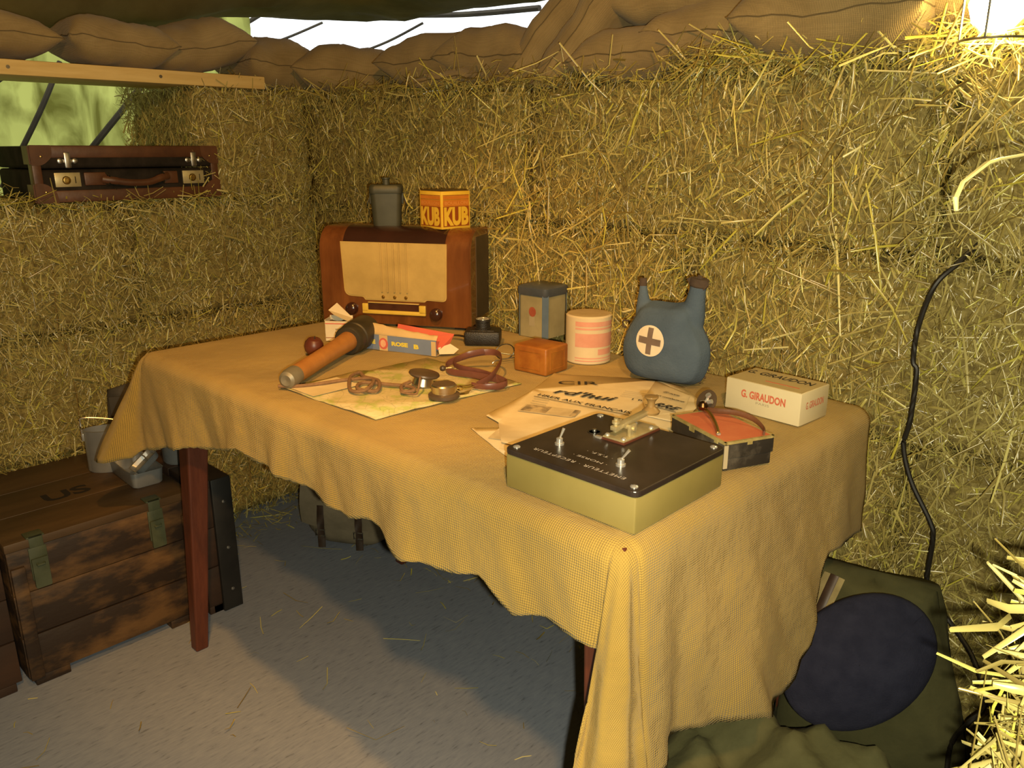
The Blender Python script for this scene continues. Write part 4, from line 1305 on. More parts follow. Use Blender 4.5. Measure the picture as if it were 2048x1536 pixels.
decal(tp, 'grey_print', (0.006, -td_, 0.027), (1, 0, 0), (0, 0, 1), 0.018, 0.0035, M['greyink'])
decal(tp, 'grey_print', (0.005, -td_, 0.020), (1, 0, 0), (0, 0, 1), 0.018, 0.0030, M['greyink'])

M['bluecard'] = mat('blue_card', (0.135, 0.185, 0.30), (0.17, 0.22, 0.34), rough=0.7, vs=12)
M['rawcard'] = mat('raw_cardboard', (0.52, 0.37, 0.17), (0.58, 0.43, 0.21), rough=0.85, vs=14)
M['redcard'] = mat('red_card', (0.50, 0.085, 0.050), (0.56, 0.11, 0.06), rough=0.7, vs=12)
M['rosepink'] = mat('pink_print', (0.66, 0.33, 0.20), (0.72, 0.44, 0.27), rough=0.8, vs=60)
M['yellowink'] = mat('yellow_print', (0.66, 0.56, 0.06), rough=0.8)
ang = math.atan2(1.067 - 1.003, -1.244 + 1.425)
rb = thing('long_carton', 'torn blue and red carton lettered ROSE behind the grenade head', 'box', (-1.425, 1.003, ZT), ang)
rl, rh, rdp = 0.192, 0.034, 0.045
MB().box(0, rl, 0, 0.0012, 0.0, rh).build('front_panel', 'bluecard', rb, smooth=False)
decal(rb, 'end_stripe', (rl - 0.006, 0, rh / 2 - .001), (1, 0, 0), (0, 0, 1), 0.011, rh - .003, M['rawcard'])
decal(rb, 'pale_stripe', (0.062, 0, rh / 2), (1, 0, 0), (0, 0, 1), 0.021, rh, M['rawcard'])
MB().box(0, rl, rdp - .0012, rdp, 0, rh).build('back_panel', 'bluecard', rb, smooth=False)
MB().box(0, rl, 0, rdp, 0, 0.001).build('bottom_panel', 'rawcard', rb, smooth=False)
# torn flap folded along the top front edge
def flapf(a, b):
    x = -0.004 + a * (rl + .004)
    w = 0.010 + 0.018 * (1 - a) ** 1.5 + 0.0015 * wob(a * 25, 1)
    return (x, 0.001 + b * 0.012 * (1 - 0.3 * a), rh - 0.001 + b * w)
fo = MB().grid(20, 3, flapf).build('torn_flap', 'rawcard', rb)
so = fo.modifiers.new('t', 'SOLIDIFY'); so.thickness = 0.001
ro_ = MB().add([(0.085, 0.026, rh + .022), (rl + 0.026, 0.034, rh + 0.010), (rl + 0.016, 0.028, rh - 0.014), (rl + 0.002, 0.010, rh - 0.022), (0.085, 0.014, rh - .004)], [(0, 1, 2, 3, 4)]).build('red_panel', 'redcard', rb, smooth=False)
so = ro_.modifiers.new('t', 'SOLIDIFY'); so.thickness = 0.001
po_ = MB().add([(rl - .002, 0.012, rh - .018), (rl + 0.020, 0.026, rh - .010), (rl + 0.036, 0.034, 0.012), (rl + 0.030, 0.022, 0.004), (rl + .004, 0.006, 0.004)], [(0, 1, 2, 3, 4)]).build('end_flap', 'packpaper', rb, smooth=False)
so = po_.modifiers.new('t', 'SOLIDIFY'); so.thickness = 0.001
MB().lathe([(0.0, 0.0002), (0.0125, 0.0002), (0.0125, 0.0006), (0, 0.0007)], 28, T=frame((0.062, 0, rh * .46), (1, 0, 0), (0, 0, 1)), sx=0.92).build('red_oval', 'pinkink', rb)
MB().lathe([(0.0, 0.0007), (0.0085, 0.0007), (0.0085, 0.001), (0, 0.0011)], 24, T=frame((0.0615, 0, rh * .47), (1, 0, 0), (0, 0, 1)), sx=0.8).build('pink_oval', 'rosepink', rb)
lettering(rb, 'ROSE', (0.103, 0, rh * .52), (1, 0, 0), (0, 0, 1), 0.041, 0.0095, M['yellowink'], bold=0.06)
lettering(rb, 'B', (0.144, 0, rh * .48), (1, 0, 0), (0, 0, 1), 0.0125, 0.0100, M['yellowink'], bold=0.06)
lettering(rb, 'E', (0.037, 0, rh * .52), (1, 0, 0), (0, 0, 1), 0.0085, 0.0095, M['yellowink'], bold=0.06)

# ---- folding camera on its back
M['camblack'] = mat('black_leatherette', (0.011, 0.010, 0.009), (0.018, 0.016, 0.014), rough=0.45, vs=60, bump=0.3, bs=400)
M['glass'] = mat('lens_glass', (0.05, 0.045, 0.05), rough=0.05, coat=1.0)
cm_ = thing('camera_body', 'small black camera lying on its back with the lens up', 'camera', (-1.262, 1.222, ZT), R(40))
MB().box(-0.040, 0.040, -0.030, 0.030, 0, 0.032, 0.006).build('body', 'camblack', cm_)
MB().box(-0.028, 0.028, -0.023, 0.023, 0.029, 0.034, 0.003).build('front_plate', 'camblack', cm_)
ln = MB().lathe([(0.0185, 0.029), (0.0185, 0.036), (0.0165, 0.037), (0.0165, 0.049), (0.0175, 0.050), (0.0175, 0.055), (0.0150, 0.056), (0.0140, 0.052)], 30).build('lens_barrel', 'camblack', cm_)
MB().lathe([(0.0160, 0.0548), (0.0155, 0.0565), (0.0125, 0.0560), (0.0105, 0.0530)], 30).build('lens_ring', 'chrome', ln)
MB().lathe([(0.0110, 0.0525), (0.006, 0.0545), (0, 0.055)], 24).build('lens_glass', 'glass', ln)
MB().tube([(0.0, -0.018, 0.031), (0.004, -0.022, 0.031)], 0.002, 8).build('shutter_lever', 'chrome', cm_)
MB().tube(catmull([(-0.042, 0.01, 0.012), (-0.065, 0.03, 0.010), (-0.10, 0.035, 0.006), (-0.125, 0.02, 0.006)], 6), 0.006, 8, flat=(1, 0.3)).build('strap', 'camblack', cm_)

# ---- spectacles
sp = thing('spectacles', 'folded wire spectacles between the camera and the orange soap', 'spectacles', (-1.105, 1.165, ZT + 0.003), R(70))
b = MB()
for cxx in (-0.024, 0.024):
    b.tube([(cxx + 0.021 * math.cos(a), 0.004, 0.016 + 0.016 * math.sin(a)) for a in [i * PI / 12 for i in range(24)]], 0.0011, 6, closed=True)
b.tube([(-0.005, 0.004, 0.02), (0, 0.002, 0.024), (0.005, 0.004, 0.02)], 0.001, 6)
b.build('frame', 'blackplastic', sp)
for sx in (-1, 1):
    MB().tube(catmull([(sx * 0.045, 0.004, 0.02), (sx * 0.044, -0.004, 0.018), (sx * 0.0, -0.010 - .004 * sx, 0.008), (-sx * 0.05, -0.012, 0.004), (-sx * 0.06, -0.012, -0.001)], 6), 0.0013, 6).build('temple', 'steel', sp)

# ---- amber soap block
M['soap'] = mat('amber_soap', (0.24, 0.075, 0.012), (0.36, 0.145, 0.022), rough=0.45, vs=22, sub=0.2, bump=0.25, bs=50)
sb = thing('soap_block', 'orange amber soap block in front of the paper roll', 'soap', (-1.016, 1.142, ZT), R(4))
MB().box(-0.040, 0.040, -0.036, 0.036, 0, 0.054, 0.004, 3).build('block', 'soap', sb)
for (o_, xd, w_) in (((0, -0.036, 0.027), (1, 0, 0), 0.052), ((0.040, 0, 0.027), (0, 1, 0), 0.046)):
    F_ = frame(o_, xd, (0, 0, 1))
    b = MB()
    for (x0, x1, y0, y1) in ((-w_ / 2, w_ / 2, 0.016, 0.0175), (-w_ / 2, w_ / 2, -0.0175, -0.016), (-w_ / 2, -w_ / 2 + .0015, -.016, .016), (w_ / 2 - .0015, w_ / 2, -.016, .016)):
        b.box(x0, x1, y0, y1, -0.0005, 0.0009, T=F_)
    b.build('embossed_frame', 'soap', sb, smooth=False)

# ---- paper roll
M['rollpaper'] = mat('cream_roll_paper', (0.53, 0.44, 0.28), (0.60, 0.51, 0.34), rough=0.85, vs=10)
M['rolltop'] = mat('rolled_edge_paper', (0.33, 0.255, 0.14), (0.40, 0.32, 0.18), rough=0.9, vs=30)
M['rolpink'] = mat('faded_pink_label', (0.54, 0.25, 0.18), (0.60, 0.31, 0.23), rough=0.85, vs=30)
tr = thing('paper_roll', 'cream toilet paper roll with a pink printed wrapper', 'paper roll', (-1.000, 1.270, ZT))
rr, rhh = 0.0465, 0.098
MB().lathe([(0.0, 0), (rr - .002, 0), (rr, 0.002), (rr, rhh - .003), (rr - .003, rhh)], 48).build('roll', 'rollpaper', tr)
MB().lathe([(rr - .003, rhh + .0003), (rr - .006, rhh + .0008), (0.020, rhh + 0.0012), (0.012, rhh + 0.0006), (0, rhh + 0.0004)], 48, cap=False).build('rolled_end', 'rolltop', tr)
va = math.atan2(-1.288, 1.010)         # towards the viewer
def arc(z0, z1, a0, a1, m, nm, e=0.0004):
    MB().lathe([(rr + e, z0), (rr + e, z1)], 24, a0=va + R(a0), a1=va + R(a1)).build(nm, m, tr)
arc(0.006, 0.092, -34, 78, 'rollpaper', 'wrapper', 0.0003)
arc(0.036, 0.064, -34, 78, 'rolpink', 'printed_band', 0.0006)
arc(0.078, 0.088, -34, 78, 'rolpink', 'printed_band', 0.0006)
arc(0.0715, 0.0755, -34, 78, 'rolpink', 'printed_band', 0.0006)
arc(0.012, 0.0145, -34, 78, 'rolpink', 'printed_line', 0.0006)
arc(0.0065, 0.009, -34, 78, 'rolpink', 'printed_line', 0.0006)
arc(0.020, 0.032, 25, 70, 'rolpink', 'printed_stamp', 0.0006)

# ---- blue and cream tin
M['bluetin'] = mat('slate_blue_enamel', (0.050, 0.062, 0.082), (0.075, 0.088, 0.11), rough=0.35, vs=18)
M['bluepost'] = mat('mid_blue_enamel', (0.060, 0.095, 0.150), (0.085, 0.125, 0.18), rough=0.4, vs=18)
M['creamtin'] = mat('worn_cream_tin', (0.25, 0.225, 0.13), (0.34, 0.305, 0.18), rough=0.45, vs=14)
M['worn_red'] = mat('worn_red_patch', (0.25, 0.05, 0.03), (0.33, 0.09, 0.05), rough=0.6, vs=60)
tn = thing('storage_tin', 'tall cream tin with slate blue lid and corner posts', 'tin', (-1.226, 1.382, ZT), R(3))
hw = 0.0415; hh = 0.112
loft([sqring(hw, 0, 0.010, 2), sqring(hw, hh - 0.012, 0.010, 2)]).build('body', 'creamtin', tn, smooth=False)
for sx, sy in ((1, 1), (-1, 1), (-1, -1), (1, -1)):
    b = MB().box(-0.0075, 0.0075, -0.0006, 0.0006, 0, hh - .012, T=Tm((sx * (hw - .0026), sy * (hw - .0026), 0), rz=math.atan2(sy, sx) + PI / 2))
    b.build('corner_post', 'bluepost', tn, smooth=False)
loft([sqring(hw + .002, hh - .015, 0.011, 3), sqring(hw + .003, hh - .012, 0.011, 3), sqring(hw + .003, hh + .003, 0.011, 3), sqring(hw - .002, hh + .007, 0.010, 3)]).build('lid', 'bluetin', tn)
MB().lathe([(0.0, 0.0003), (0.0105, 0.0003), (0.0105, 0.0), (0.0, 0.0)], 20, T=frame((0.003, -hw, 0.060), (1, 0, 0), (0, 0, 1)), sy=1.1).build('red_patch', 'worn_red', tn)
decal(tn, 'grey_smudge', (0.002, -hw, 0.038), (1, 0, 0), (0, 0, 1), 0.016, 0.022, M['greyink'])

# ---- blue felt canteen with two spouts
M['bluefelt'] = mat('blue_felt', (0.060, 0.090, 0.135), (0.085, 0.122, 0.175), rough=0.95, vs=12, bump=0.3, bs=300, spec=0.2)
M['feltdark'] = mat('brown_felt_edge', (0.055, 0.038, 0.028), (0.09, 0.06, 0.04), rough=0.95, vs=40)
M['whitefelt'] = mat('white_patch', (0.62, 0.54, 0.40), (0.68, 0.60, 0.46), rough=0.9, vs=30)
M['crossgrey'] = mat('faded_cross', (0.13, 0.095, 0.075), (0.17, 0.125, 0.10), rough=0.9, vs=30)
ct = thing('canteen', 'blue felt covered canteen with two spouts and a white cross disc', 'canteen', (-0.792, 1.240, ZT), R(8))
ol = [(-0.804, 0.902), (-0.778, 0.902), (-0.755, 0.905), (-0.736, 0.900), (-0.729, 0.881), (-0.716, 0.859), (-0.704, 0.840), (-0.698, 0.813), (-0.702, 0.785), (-0.712, 0.764), (-0.730, 0.753), (-0.755, 0.7505), (-0.790, 0.750), (-0.834, 0.7505), (-0.858, 0.755), (-0.874, 0.768), (-0.882, 0.790), (-0.884, 0.814), (-0.879, 0.835), (-0.868, 0.857), (-0.856, 0.876), (-0.845, 0.893), (-0.826, 0.901)]
O2 = catmull([((x + 0.790) * 0.94, 0, z - 0.750) for x, z in ol], 3, closed=True)
ctr = Vector((0.0, 0, 0.068))
rings = []
for sgn in (-1, 1):
    rr_ = []
    for k in range(9):
        t = k / 8            # 0 rim, 1 middle
        sc = 1 - t ** 1.0 * 0.999
        dep = 0.046 * math.sqrt(max(0, 1 - sc ** 2.6))
        rr_.append([(ctr.x + (p.x - ctr.x) * sc, sgn * dep, ctr.z + (p.z - ctr.z) * sc) for p in O2])
    rings.append(rr_)
allr = rings[0][::-1] + rings[1][1:]
b = loft(allr, cap=False)
SPT = ((-0.048, R(-4), [(0.015, 0.105), (0.0155, 0.130), (0.0125, 0.148), (0.0095, 0.164), (0.0070, 0.178), (0.0062, 0.188)]),
       (0.044, R(7), [(0.022, 0.105), (0.0225, 0.130), (0.0195, 0.150), (0.0165, 0.168), (0.0148, 0.182), (0.0150, 0.198)]))
for x, lean, prof_ in SPT:
    b.lathe(prof_, 24, T=Tm((x, 0, 0.10), ry=lean) @ Tm((0, 0, -0.10)), sy=0.85)
bo_ = b.build('body', 'bluefelt', ct, angle=180)
rm_ = bo_.modifiers.new('blend', 'REMESH'); rm_.mode = 'VOXEL'; rm_.voxel_size = 0.0028; rm_.use_smooth_shade = True
sm_ = bo_.modifiers.new('soft', 'SMOOTH'); sm_.factor = 0.5; sm_.iterations = 8
for (x, lean, prof_), nm in zip(SPT, ('thin_spout_collar', 'wide_spout_collar')):
    r1 = prof_[-1][0]; h = prof_[-1][1]
    MB().lathe([(r1 * 0.95, h - .014), (r1 * 1.16, h - .011), (r1 * 1.12, h + .002), (r1 * 0.6, h + .0025), (r1 * 0.5, h - .004), (0, h - .004)], 18, T=Tm((x, 0, 0.10), ry=lean) @ Tm((0, 0, -0.10)), sy=0.85).build(nm, 'feltdark', ct)
# frayed leather rags on the wide spout
for k, (dx, dz, rx_) in enumerate(((-0.006, 0.014, -30), (0.004, 0.018, 12), (0.012, 0.010, 40))):
    MB().box(-0.004, 0.004, -0.001, 0.001, 0, 0.016, 0.0005, T=Tm((0.052 + dx, -0.006, 0.180 + dz - .008), ry=R(rx_))).build('leather_rag', 'feltdark', ct)
# seam lacing round the rim
b = MB()
for k, p in enumerate(O2):
    if p.x > 0.06 or (p.x < -0.06 and p.z > 0.06):
        if k % 2 == 0:
            b.lathe([(0, -0.003), (0.0028, 0), (0, 0.003)], 6, T=Tm((p.x * 1.005, 0.002, p.z)))
b.build('lacing', 'feltdark', ct)['kind'] = 'stuff'
# cloth disc with a cross, on the domed front
def dome(x, z, e):
    dx = (x - ctr.x); dz = (z - ctr.z)
    best = 1e9
    r_ = math.hypot(dx, dz)
    # scale at which the outline passes through this direction
    a = math.atan2(dz, dx); rm = 0.09
    for p in O2:
        pa_ = math.atan2(p.z - ctr.z, p.x - ctr.x)
        d = abs((pa_ - a + PI) % (2 * PI) - PI)
        if d < best:
            best = d; rm = math.hypot(p.x - ctr.x, p.z - ctr.z)
    sc = min(0.98, r_ / rm)
    return -0.046 * math.sqrt(max(0, 1 - sc ** 2.6)) - e


def disc_fn(a, b):
    r_ = 0.0285 * a; t = b * 2 * PI
    x = -0.013 + r_ * math.cos(t); z = 0.085 + r_ * math.sin(t)
    return (x, dome(x, z, 0.0014), z)
MB().grid(6, 36, disc_fn).build('white_disc', 'whitefelt', ct, angle=180)


def patch(cx_, cz_, w_, h_, rot, nm, m):
    def f(a, b):
        u = (a - .5) * w_; v = (b - .5) * h_
        x = cx_ + u * math.cos(rot) - v * math.sin(rot); z = cz_ + u * math.sin(rot) + v * math.cos(rot)
        return (x, dome(x, z, 0.0022), z)
    MB().grid(8, 8, f).build(nm, m, ct, angle=180)
patch(-0.013, 0.085, 0.0105, 0.049, R(-4), 'cross_bar', 'crossgrey')
patch(-0.013, 0.085, 0.045, 0.0120, R(-4), 'cross_bar', 'crossgrey')
MB().tube(catmull([(-0.083, 0.004, 0.106), (-0.094, 0.004, 0.104), (-0.093, 0.004, 0.094), (-0.088, 0.004, 0.092)], 5), 0.0018, 6).build('strap_loop', 'feltdark', ct)
# ================================================================== SUITCASE ON THE LEDGE
M['casebrown'] = mat('red_brown_leather', (0.070, 0.026, 0.011), (0.125, 0.048, 0.019), rough=0.45, vs=14, bump=0.12, bs=80)
M['caseblack'] = mat('dark_fibre_board', (0.016, 0.013, 0.010), (0.034, 0.026, 0.020), rough=0.9, vs=20, spec=0.1)
M['lockbrass'] = mat('lock_plate', (0.50, 0.42, 0.22), (0.60, 0.52, 0.30), rough=0.35, metal=0.5, vs=30)
sc_ = thing('suitcase', 'old dark brown leather suitcase with two brass locks on the straw ledge', 'suitcase', (-2.315, 0.915, 1.040), PI / 2)
# local: x along the front (= world +y), -y towards the room (= world +x)
cw, cd, chh = 0.245, 0.30, 0.140
MB().box(-cw, cw, 0, cd, 0, 0.082, 0.010, 3).build('body', 'caseblack', sc_)
MB().box(-cw - .001, cw + .001, -.001, cd, 0.084, chh, 0.010, 3).build('lid', 'caseblack', sc_)
b = MB()
b.box(-cw + .02, cw - .02, -.0025, 0.03, chh - 0.030, chh + .0015, 0.004).build('lid_edge', 'casebrown', sc_)
MB().box(-cw + .02, cw - .02, -.0025, 0.03, -0.0015, 0.030, 0.004).build('base_edge', 'casebrown', sc_)
for x0_ in (-cw - .002, cw - .020):
    MB().box(x0_, x0_ + .022, -.002, 0.03, 0.02, 0.12, 0.003).build('side_edge', 'casebrown', sc_)
for sx in (-1, 1):
    for zz_, sz in ((0.0, 1), (chh, -1)):
        poly = rpoly([(0, 0, 0.006), (0.052, 0, 0.004), (0.050, 0.030, 0.012), (0.026, 0.050, 0.012), (0, 0.050, 0.004)])
        F_ = frame((sx * (cw + .003), -0.0005, zz_ + (-0.002 if sz > 0 else 0.002)), (-sx, 0, 0), (0, 0, sz))
        b = MB().prism(poly, 0.0, 0.0045 if sx * sz < 0 else -0.0045, T=F_) if False else MB()
        vs = []
        for (x, z) in poly:
            vs.append((sx * (cw + .003) - sx * x, -0.0045, zz_ + sz * (z - 0.002)))
        for (x, z) in poly:
            vs.append((sx * (cw + .003) - sx * x, 0.012, zz_ + sz * (z - 0.002)))
        n_ = len(poly)
        b.add(vs, [tuple(range(n_)), tuple(range(n_, 2 * n_))] + [(i, (i + 1) % n_, n_ + (i + 1) % n_, n_ + i) for i in range(n_)])
        b.box(sx * (cw + .003) - .003, sx * (cw + .003) + .001, 0.0, 0.045, zz_ + (0 if sz > 0 else -0.045), zz_ + (0.045 if sz > 0 else 0))
        co_ = b.build('corner_cap', 'casebrown', sc_, smooth=False)
        MB().lathe([(0.0026, 0), (0.0026, .0008), (0, .0018)], 10, T=frame((sx * (cw - .022), -0.0045, zz_ + sz * 0.026), (1, 0, 0), (0, 0, 1))).build('rivet', 'brass', co_)
for sx in (-1, 1):
    lx = sx * 0.168
    lkk = MB().box(lx - .031, lx + .031, -0.005, 0.001, 0.038, 0.074, 0.0008).build('lock', 'lockbrass', sc_)
    MB().lathe([(0.0105, 0), (0.0105, .002), (0.0085, .0045), (0.006, .005), (0.005, .0035), (0, .0035)], 24, T=frame((lx - .004, -0.005, 0.055), (1, 0, 0), (0, 0, 1))).build('lock_button', 'brass', lkk)
    MB().box(lx + .017, lx + .019, -0.0056, -0.004, 0.047, 0.064).build('key_slot', 'caseblack', lkk, smooth=False)
    hx = lx + 0.006
    b = MB()
    b.box(hx - .0075, hx + .0075, -0.005, 0.0, 0.085, 0.125, 0.003)
    b.box(hx - .020, hx + .020, -0.004, 0.0, 0.098, 0.108, 0.002)
    for q in (-1, 1):
        b.lathe([(0.0072, 0), (0.0072, .0025), (0.005, .004), (0, .004)], 14, T=frame((hx + q * .018, -0.002, 0.103), (1, 0, 0), (0, 0, 1)))
    b.build('hasp', 'steel', sc_)
# handle
MB().tube(catmull([(-0.085, -0.012, 0.056), (-0.060, -0.020, 0.052), (-0.02, -0.024, 0.046), (0.03, -0.024, 0.046), (0.065, -0.021, 0.056), (0.092, -0.012, 0.062)], 6), [0.010] * 8 + [0.009] * 15 + [0.010] * 8, 10, flat=(0.7, 1)).build('handle', 'casebrown', sc_)
for x0, x1 in ((-0.128, -0.070), (0.078, 0.122)):
    MB().box(x0, x1, -0.007, 0.0, 0.040, 0.074, 0.003).build('handle_tab', 'casebrown', sc_)
MB().tube([(-0.072, -0.006, 0.072), (-0.068, -0.020, 0.064), (-0.070, -0.020, 0.046), (-0.074, -0.006, 0.040)], 0.003, 8).tube([(0.078, -0.006, 0.072), (0.076, -0.020, 0.066), (0.076, -0.020, 0.05), (0.079, -0.006, 0.042)], 0.003, 8).build('handle_ring', 'gunmetal', sc_)

# ================================================================== CRATES
M['cratewood'] = mat('stained_crate_wood', (0.022, 0.012, 0.007), (0.135, 0.072, 0.026), rough=0.6, vs=9, stretch=(1, 0.6, 1.6), bump=0.3, bs=30, lo=0.46, hi=0.64, detail=9)
M['cratetop'] = mat('crate_lid_wood', (0.055, 0.031, 0.012), (0.098, 0.056, 0.022), rough=0.6, vs=6, stretch=(2.5, 0.4, 1), bump=0.15, bs=30)
M['cratedark'] = mat('dark_crate_wood', (0.022, 0.012, 0.008), (0.055, 0.026, 0.014), rough=0.65, vs=6, stretch=(1, 0.4, 2))
M['greenmetal'] = mat('green_painted_steel', (0.045, 0.058, 0.032), (0.07, 0.085, 0.05), rough=0.5, vs=20)
M['stencil'] = mat('black_stencil', (0.010, 0.006, 0.004), rough=0.8)
M['blackboard'] = mat('black_painted_board', (0.010, 0.010, 0.010), (0.020, 0.019, 0.018), rough=0.5, vs=12)


def crate(y0, y1, x0, x1, h, label, top, side, us=False):
    t = thing('wooden_crate', label, 'crate', (x1, y0, 0.0), 0, 'crates along the left wall')
    L = y1 - y0; D = x1 - x0
    z0 = 0.022
    # front boards
    n = 3
    hz = (h - 0.02 - z0) / n
    for k in range(n):
        MB().box(-0.016 - 0.001 * (k % 2), 0.0 - 0.0015 * (k % 2), 0.0, L, z0 + k * hz + .0012, z0 + (k + 1) * hz - .0012, 0.0015).build('front_board', side, t)
    for nm, yy in (('end_board', (0.0, 0.016)), ('end_board', (L - 0.016, L))):
        MB().box(-D, -0.017, yy[0], yy[1], z0, h - 0.02, 0.001).build(nm, side, t)
    MB().box(-D, -D + .016, 0.016, L - .016, z0, h - .02).build('back_board', side, t, smooth=False)
    MB().box(-D + .016, -.017, 0.016, L - .016, z0, z0 + 0.014).build('bottom_board', side, t, smooth=False)
    nb = 3
    wd = (D + 0.006) / nb
    for k in range(nb):
        MB().box(-D - .002 + k * wd + .0008, -D - .002 + (k + 1) * wd - .0008, -0.002, L + .002, h - 0.02, h, 0.002).build('lid_board', top, t)
    for yy in (0.012, L - 0.085):
        MB().box(-D, -0.002, yy, yy + 0.073, 0.0, 0.022, 0.002).build('skid', side, t)
    return t, L, D


c1_, L1, D1 = crate(0.362, 0.770, -2.305, -1.852, 0.358, 'large stained wooden ammunition crate stencilled US on its lid', 'cratetop', 'cratewood')
for y in (0.060, 0.318):
    hs = MB().box(0.0, 0.004, y - .018, y + .018, 0.258, 0.335, 0.001).box(-0.03, 0.004, y - .018, y + .018, 0.358, 0.361, 0.0008).box(0.0, 0.004, y - .014, y + .014, 0.335, 0.361, 0.0008).build('hasp', 'greenmetal', c1_)
    MB().prism(rpoly([(-.016, .24, .004), (.016, .24, .004), (.016, .31, .002), (-.016, .31, .002)]), 0, 0.006, T=frame((0.004, y, 0), (0, 1, 0), (0, 0, 1))).build('hasp_tongue', 'greenmetal', hs, smooth=False)
    MB().tube([(0.004, y - .008, 0.30), (0.014, y - .006, 0.296), (0.014, y + .006, 0.296), (0.004, y + .008, 0.30)], 0.003, 8).build('staple', 'greenmetal', hs)
# lettering reads from the aisle: up is towards the wall
lettering(c1_, 'US', (-0.200, 0.190, 0.358), (0, 1, 0), (-1, 0, 0), 0.105, 0.055, M['stencil'], bold=0.03)
for yy in (0.002, L1 - 0.030):
    MB().box(0.0, 0.010, yy, yy + 0.028, 0.022, 0.300, 0.002).build('corner_cleat', 'cratewood', c1_)
crate(-0.12, 0.350, -2.305, -1.862, 0.352, 'dark wooden crate cut off by the left picture edge', 'cratedark', 'cratedark')
bk, Lb, Db = crate(0.782, 0.868, -2.30, -1.842, 0.372, 'narrow black edged wooden ammunition box behind the table leg', 'cratedark', 'cratedark')
MB().box(0.0, 0.012, 0.034, Lb + .001, 0.002, 0.374, 0.003).build('black_end_board', 'blackboard', bk)
for z in (0.06, 0.18, 0.31):
    MB().lathe([(0.0045, 0), (0.0045, .001), (0, .0022)], 10, T=frame((0.012, 0.062, z), (0, 1, 0), (0, 0, 1))).build('rivet', 'steel', bk)

# ================================================================== MESS TINS
M['tinplate'] = mat('dull_aluminium_tin', (0.34, 0.36, 0.38), (0.44, 0.46, 0.48), rough=0.33, metal=0.55, vs=14)
mt = thing('mess_tin', 'tall oval aluminium mess tin with raised wire handle on the crate', 'mess tin', (-2.135, 0.690, 0.3585), R(60))
MB().lathe([(0.0, 0.001), (0.040, 0.0), (0.043, 0.004), (0.043, 0.112), (0.0445, 0.114), (0.042, 0.114), (0.041, 0.010), (0, 0.008)], 36, sx=1.25, sy=0.72).build('body', 'tinplate', mt)
MB().tube(catmull([(-0.056, 0, 0.095), (-0.057, 0.0, 0.13), (-0.050, 0.0, 0.146), (0.01, 0.01, 0.135), (0.05, 0.012, 0.118), (0.056, 0.0, 0.095)], 5), 0.0022, 6).build('wire_handle', 'chrome', mt)
for sx in (-1, 1):
    MB().box(sx * .0545 - .003, sx * .0545 + .003, -.008, .008, 0.085, 0.105, 0.001).build('handle_lug', 'tinplate', mt)
MB().tube([(0.038, -0.024, 0.100), (0.040, -0.026, 0.07), (0.040, -0.027, 0.04)], 0.0035, 6, flat=(1, .4)).build('strap_bracket', 'tinplate', mt)
rt_ = thing('mess_tin', 'low rectangular aluminium mess tin, open, near the crate corner', 'mess tin', (-2.030, 0.715, 0.3585), R(-2))


def tray(w, d, h, t_, r_, taper=0.003):
    def rg(w_, d_, z):
        pts = []
        for cx_, cy_, a0 in ((1, 1, 0), (-1, 1, 90), (-1, -1, 180), (1, -1, 270)):
            for k in range(6):
                a = R(a0 + 18 * k)
                pts.append((cx_ * (w_ - r_) + r_ * math.cos(a), cy_ * (d_ - r_) + r_ * math.sin(a), z))
        return pts
    rings = [rg(w - taper - .002, d - taper - .002, 0), rg(w - taper, d - taper, 0.003), rg(w, d, h), rg(w + .001, d + .001, h + .001), rg(w - t_, d - t_, h), rg(w - t_ - taper, d - t_ - taper, 0.004)]
    return loft(rings)


tray(0.086, 0.040, 0.040, 0.002, 0.014).build('body', 'tinplate', rt_)
MB().tube(catmull([(0.02, 0.0, 0.012), (0.05, 0.01, 0.045), (0.02, 0.02, 0.052), (-0.02, 0.022, 0.05)], 5), 0.002, 6).build('folding_handle', 'tinplate', rt_)
ld = thing('mess_pan', 'shiny rectangular aluminium pan leaning in the open mess tin', 'pan', (-2.000, 0.722, 0.3625), R(-10))
tl_ = tray(0.050, 0.035, 0.014, 0.0015, 0.012)
lo_ = MB().add(tl_.v, tl_.f, T=Tm((0.0, 0.01, 0.036), ry=R(-12), rx=R(38)))
lo_.build('lid', 'tinplate', ld)
fc = thing('canteen_cup', 'grey metal cup half hidden behind the cloth on the crate', 'cup', (-2.03, 0.830, 0.3725), 0)
MB().lathe([(0.0, 0), (0.038, 0.0), (0.042, 0.006), (0.044, 0.07), (0.0455, 0.072), (0.042, 0.072), (0.040, 0.008), (0, 0.006)], 32).build('body', 'tinplate', fc)
MB().tube(catmull([(0.043, 0, 0.062), (0.066, 0, 0.058), (0.068, 0, 0.03), (0.043, 0, 0.016)], 5), 0.003, 6).build('handle', 'tinplate', fc)
dk = thing('cloth_pouch', 'dark grey cloth pouch leaning behind the tall mess tin', 'pouch', (-2.235, 0.800, 0.36), R(60))
def pouch(a, b):
    u = a * 2 * PI; v = b
    w = 0.075 * (1 - 0.25 * v) ; d = 0.045 * (1 - 0.55 * v)
    if b >= 0.999: w = d = 0.0
    if b <= 0.001: w = d = 0.0
    return (w * math.cos(u) * (1 + .05 * math.sin(3 * u)), d * math.sin(u), 0.19 * min(v, .985) + 0.006 * math.sin(2 * u) * v)
MB().grid(28, 14, pouch).build('pouch_body', mat('dark_grey_canvas', (0.045, 0.04, 0.034), (0.075, 0.066, 0.055), rough=0.9, vs=30), dk, angle=180)
MB().box(-0.05, 0.05, -0.036, -0.030, 0.11, 0.165, 0.003).build('flap', mat('dark_grey_flap', (0.055, 0.048, 0.04), rough=0.9), dk)

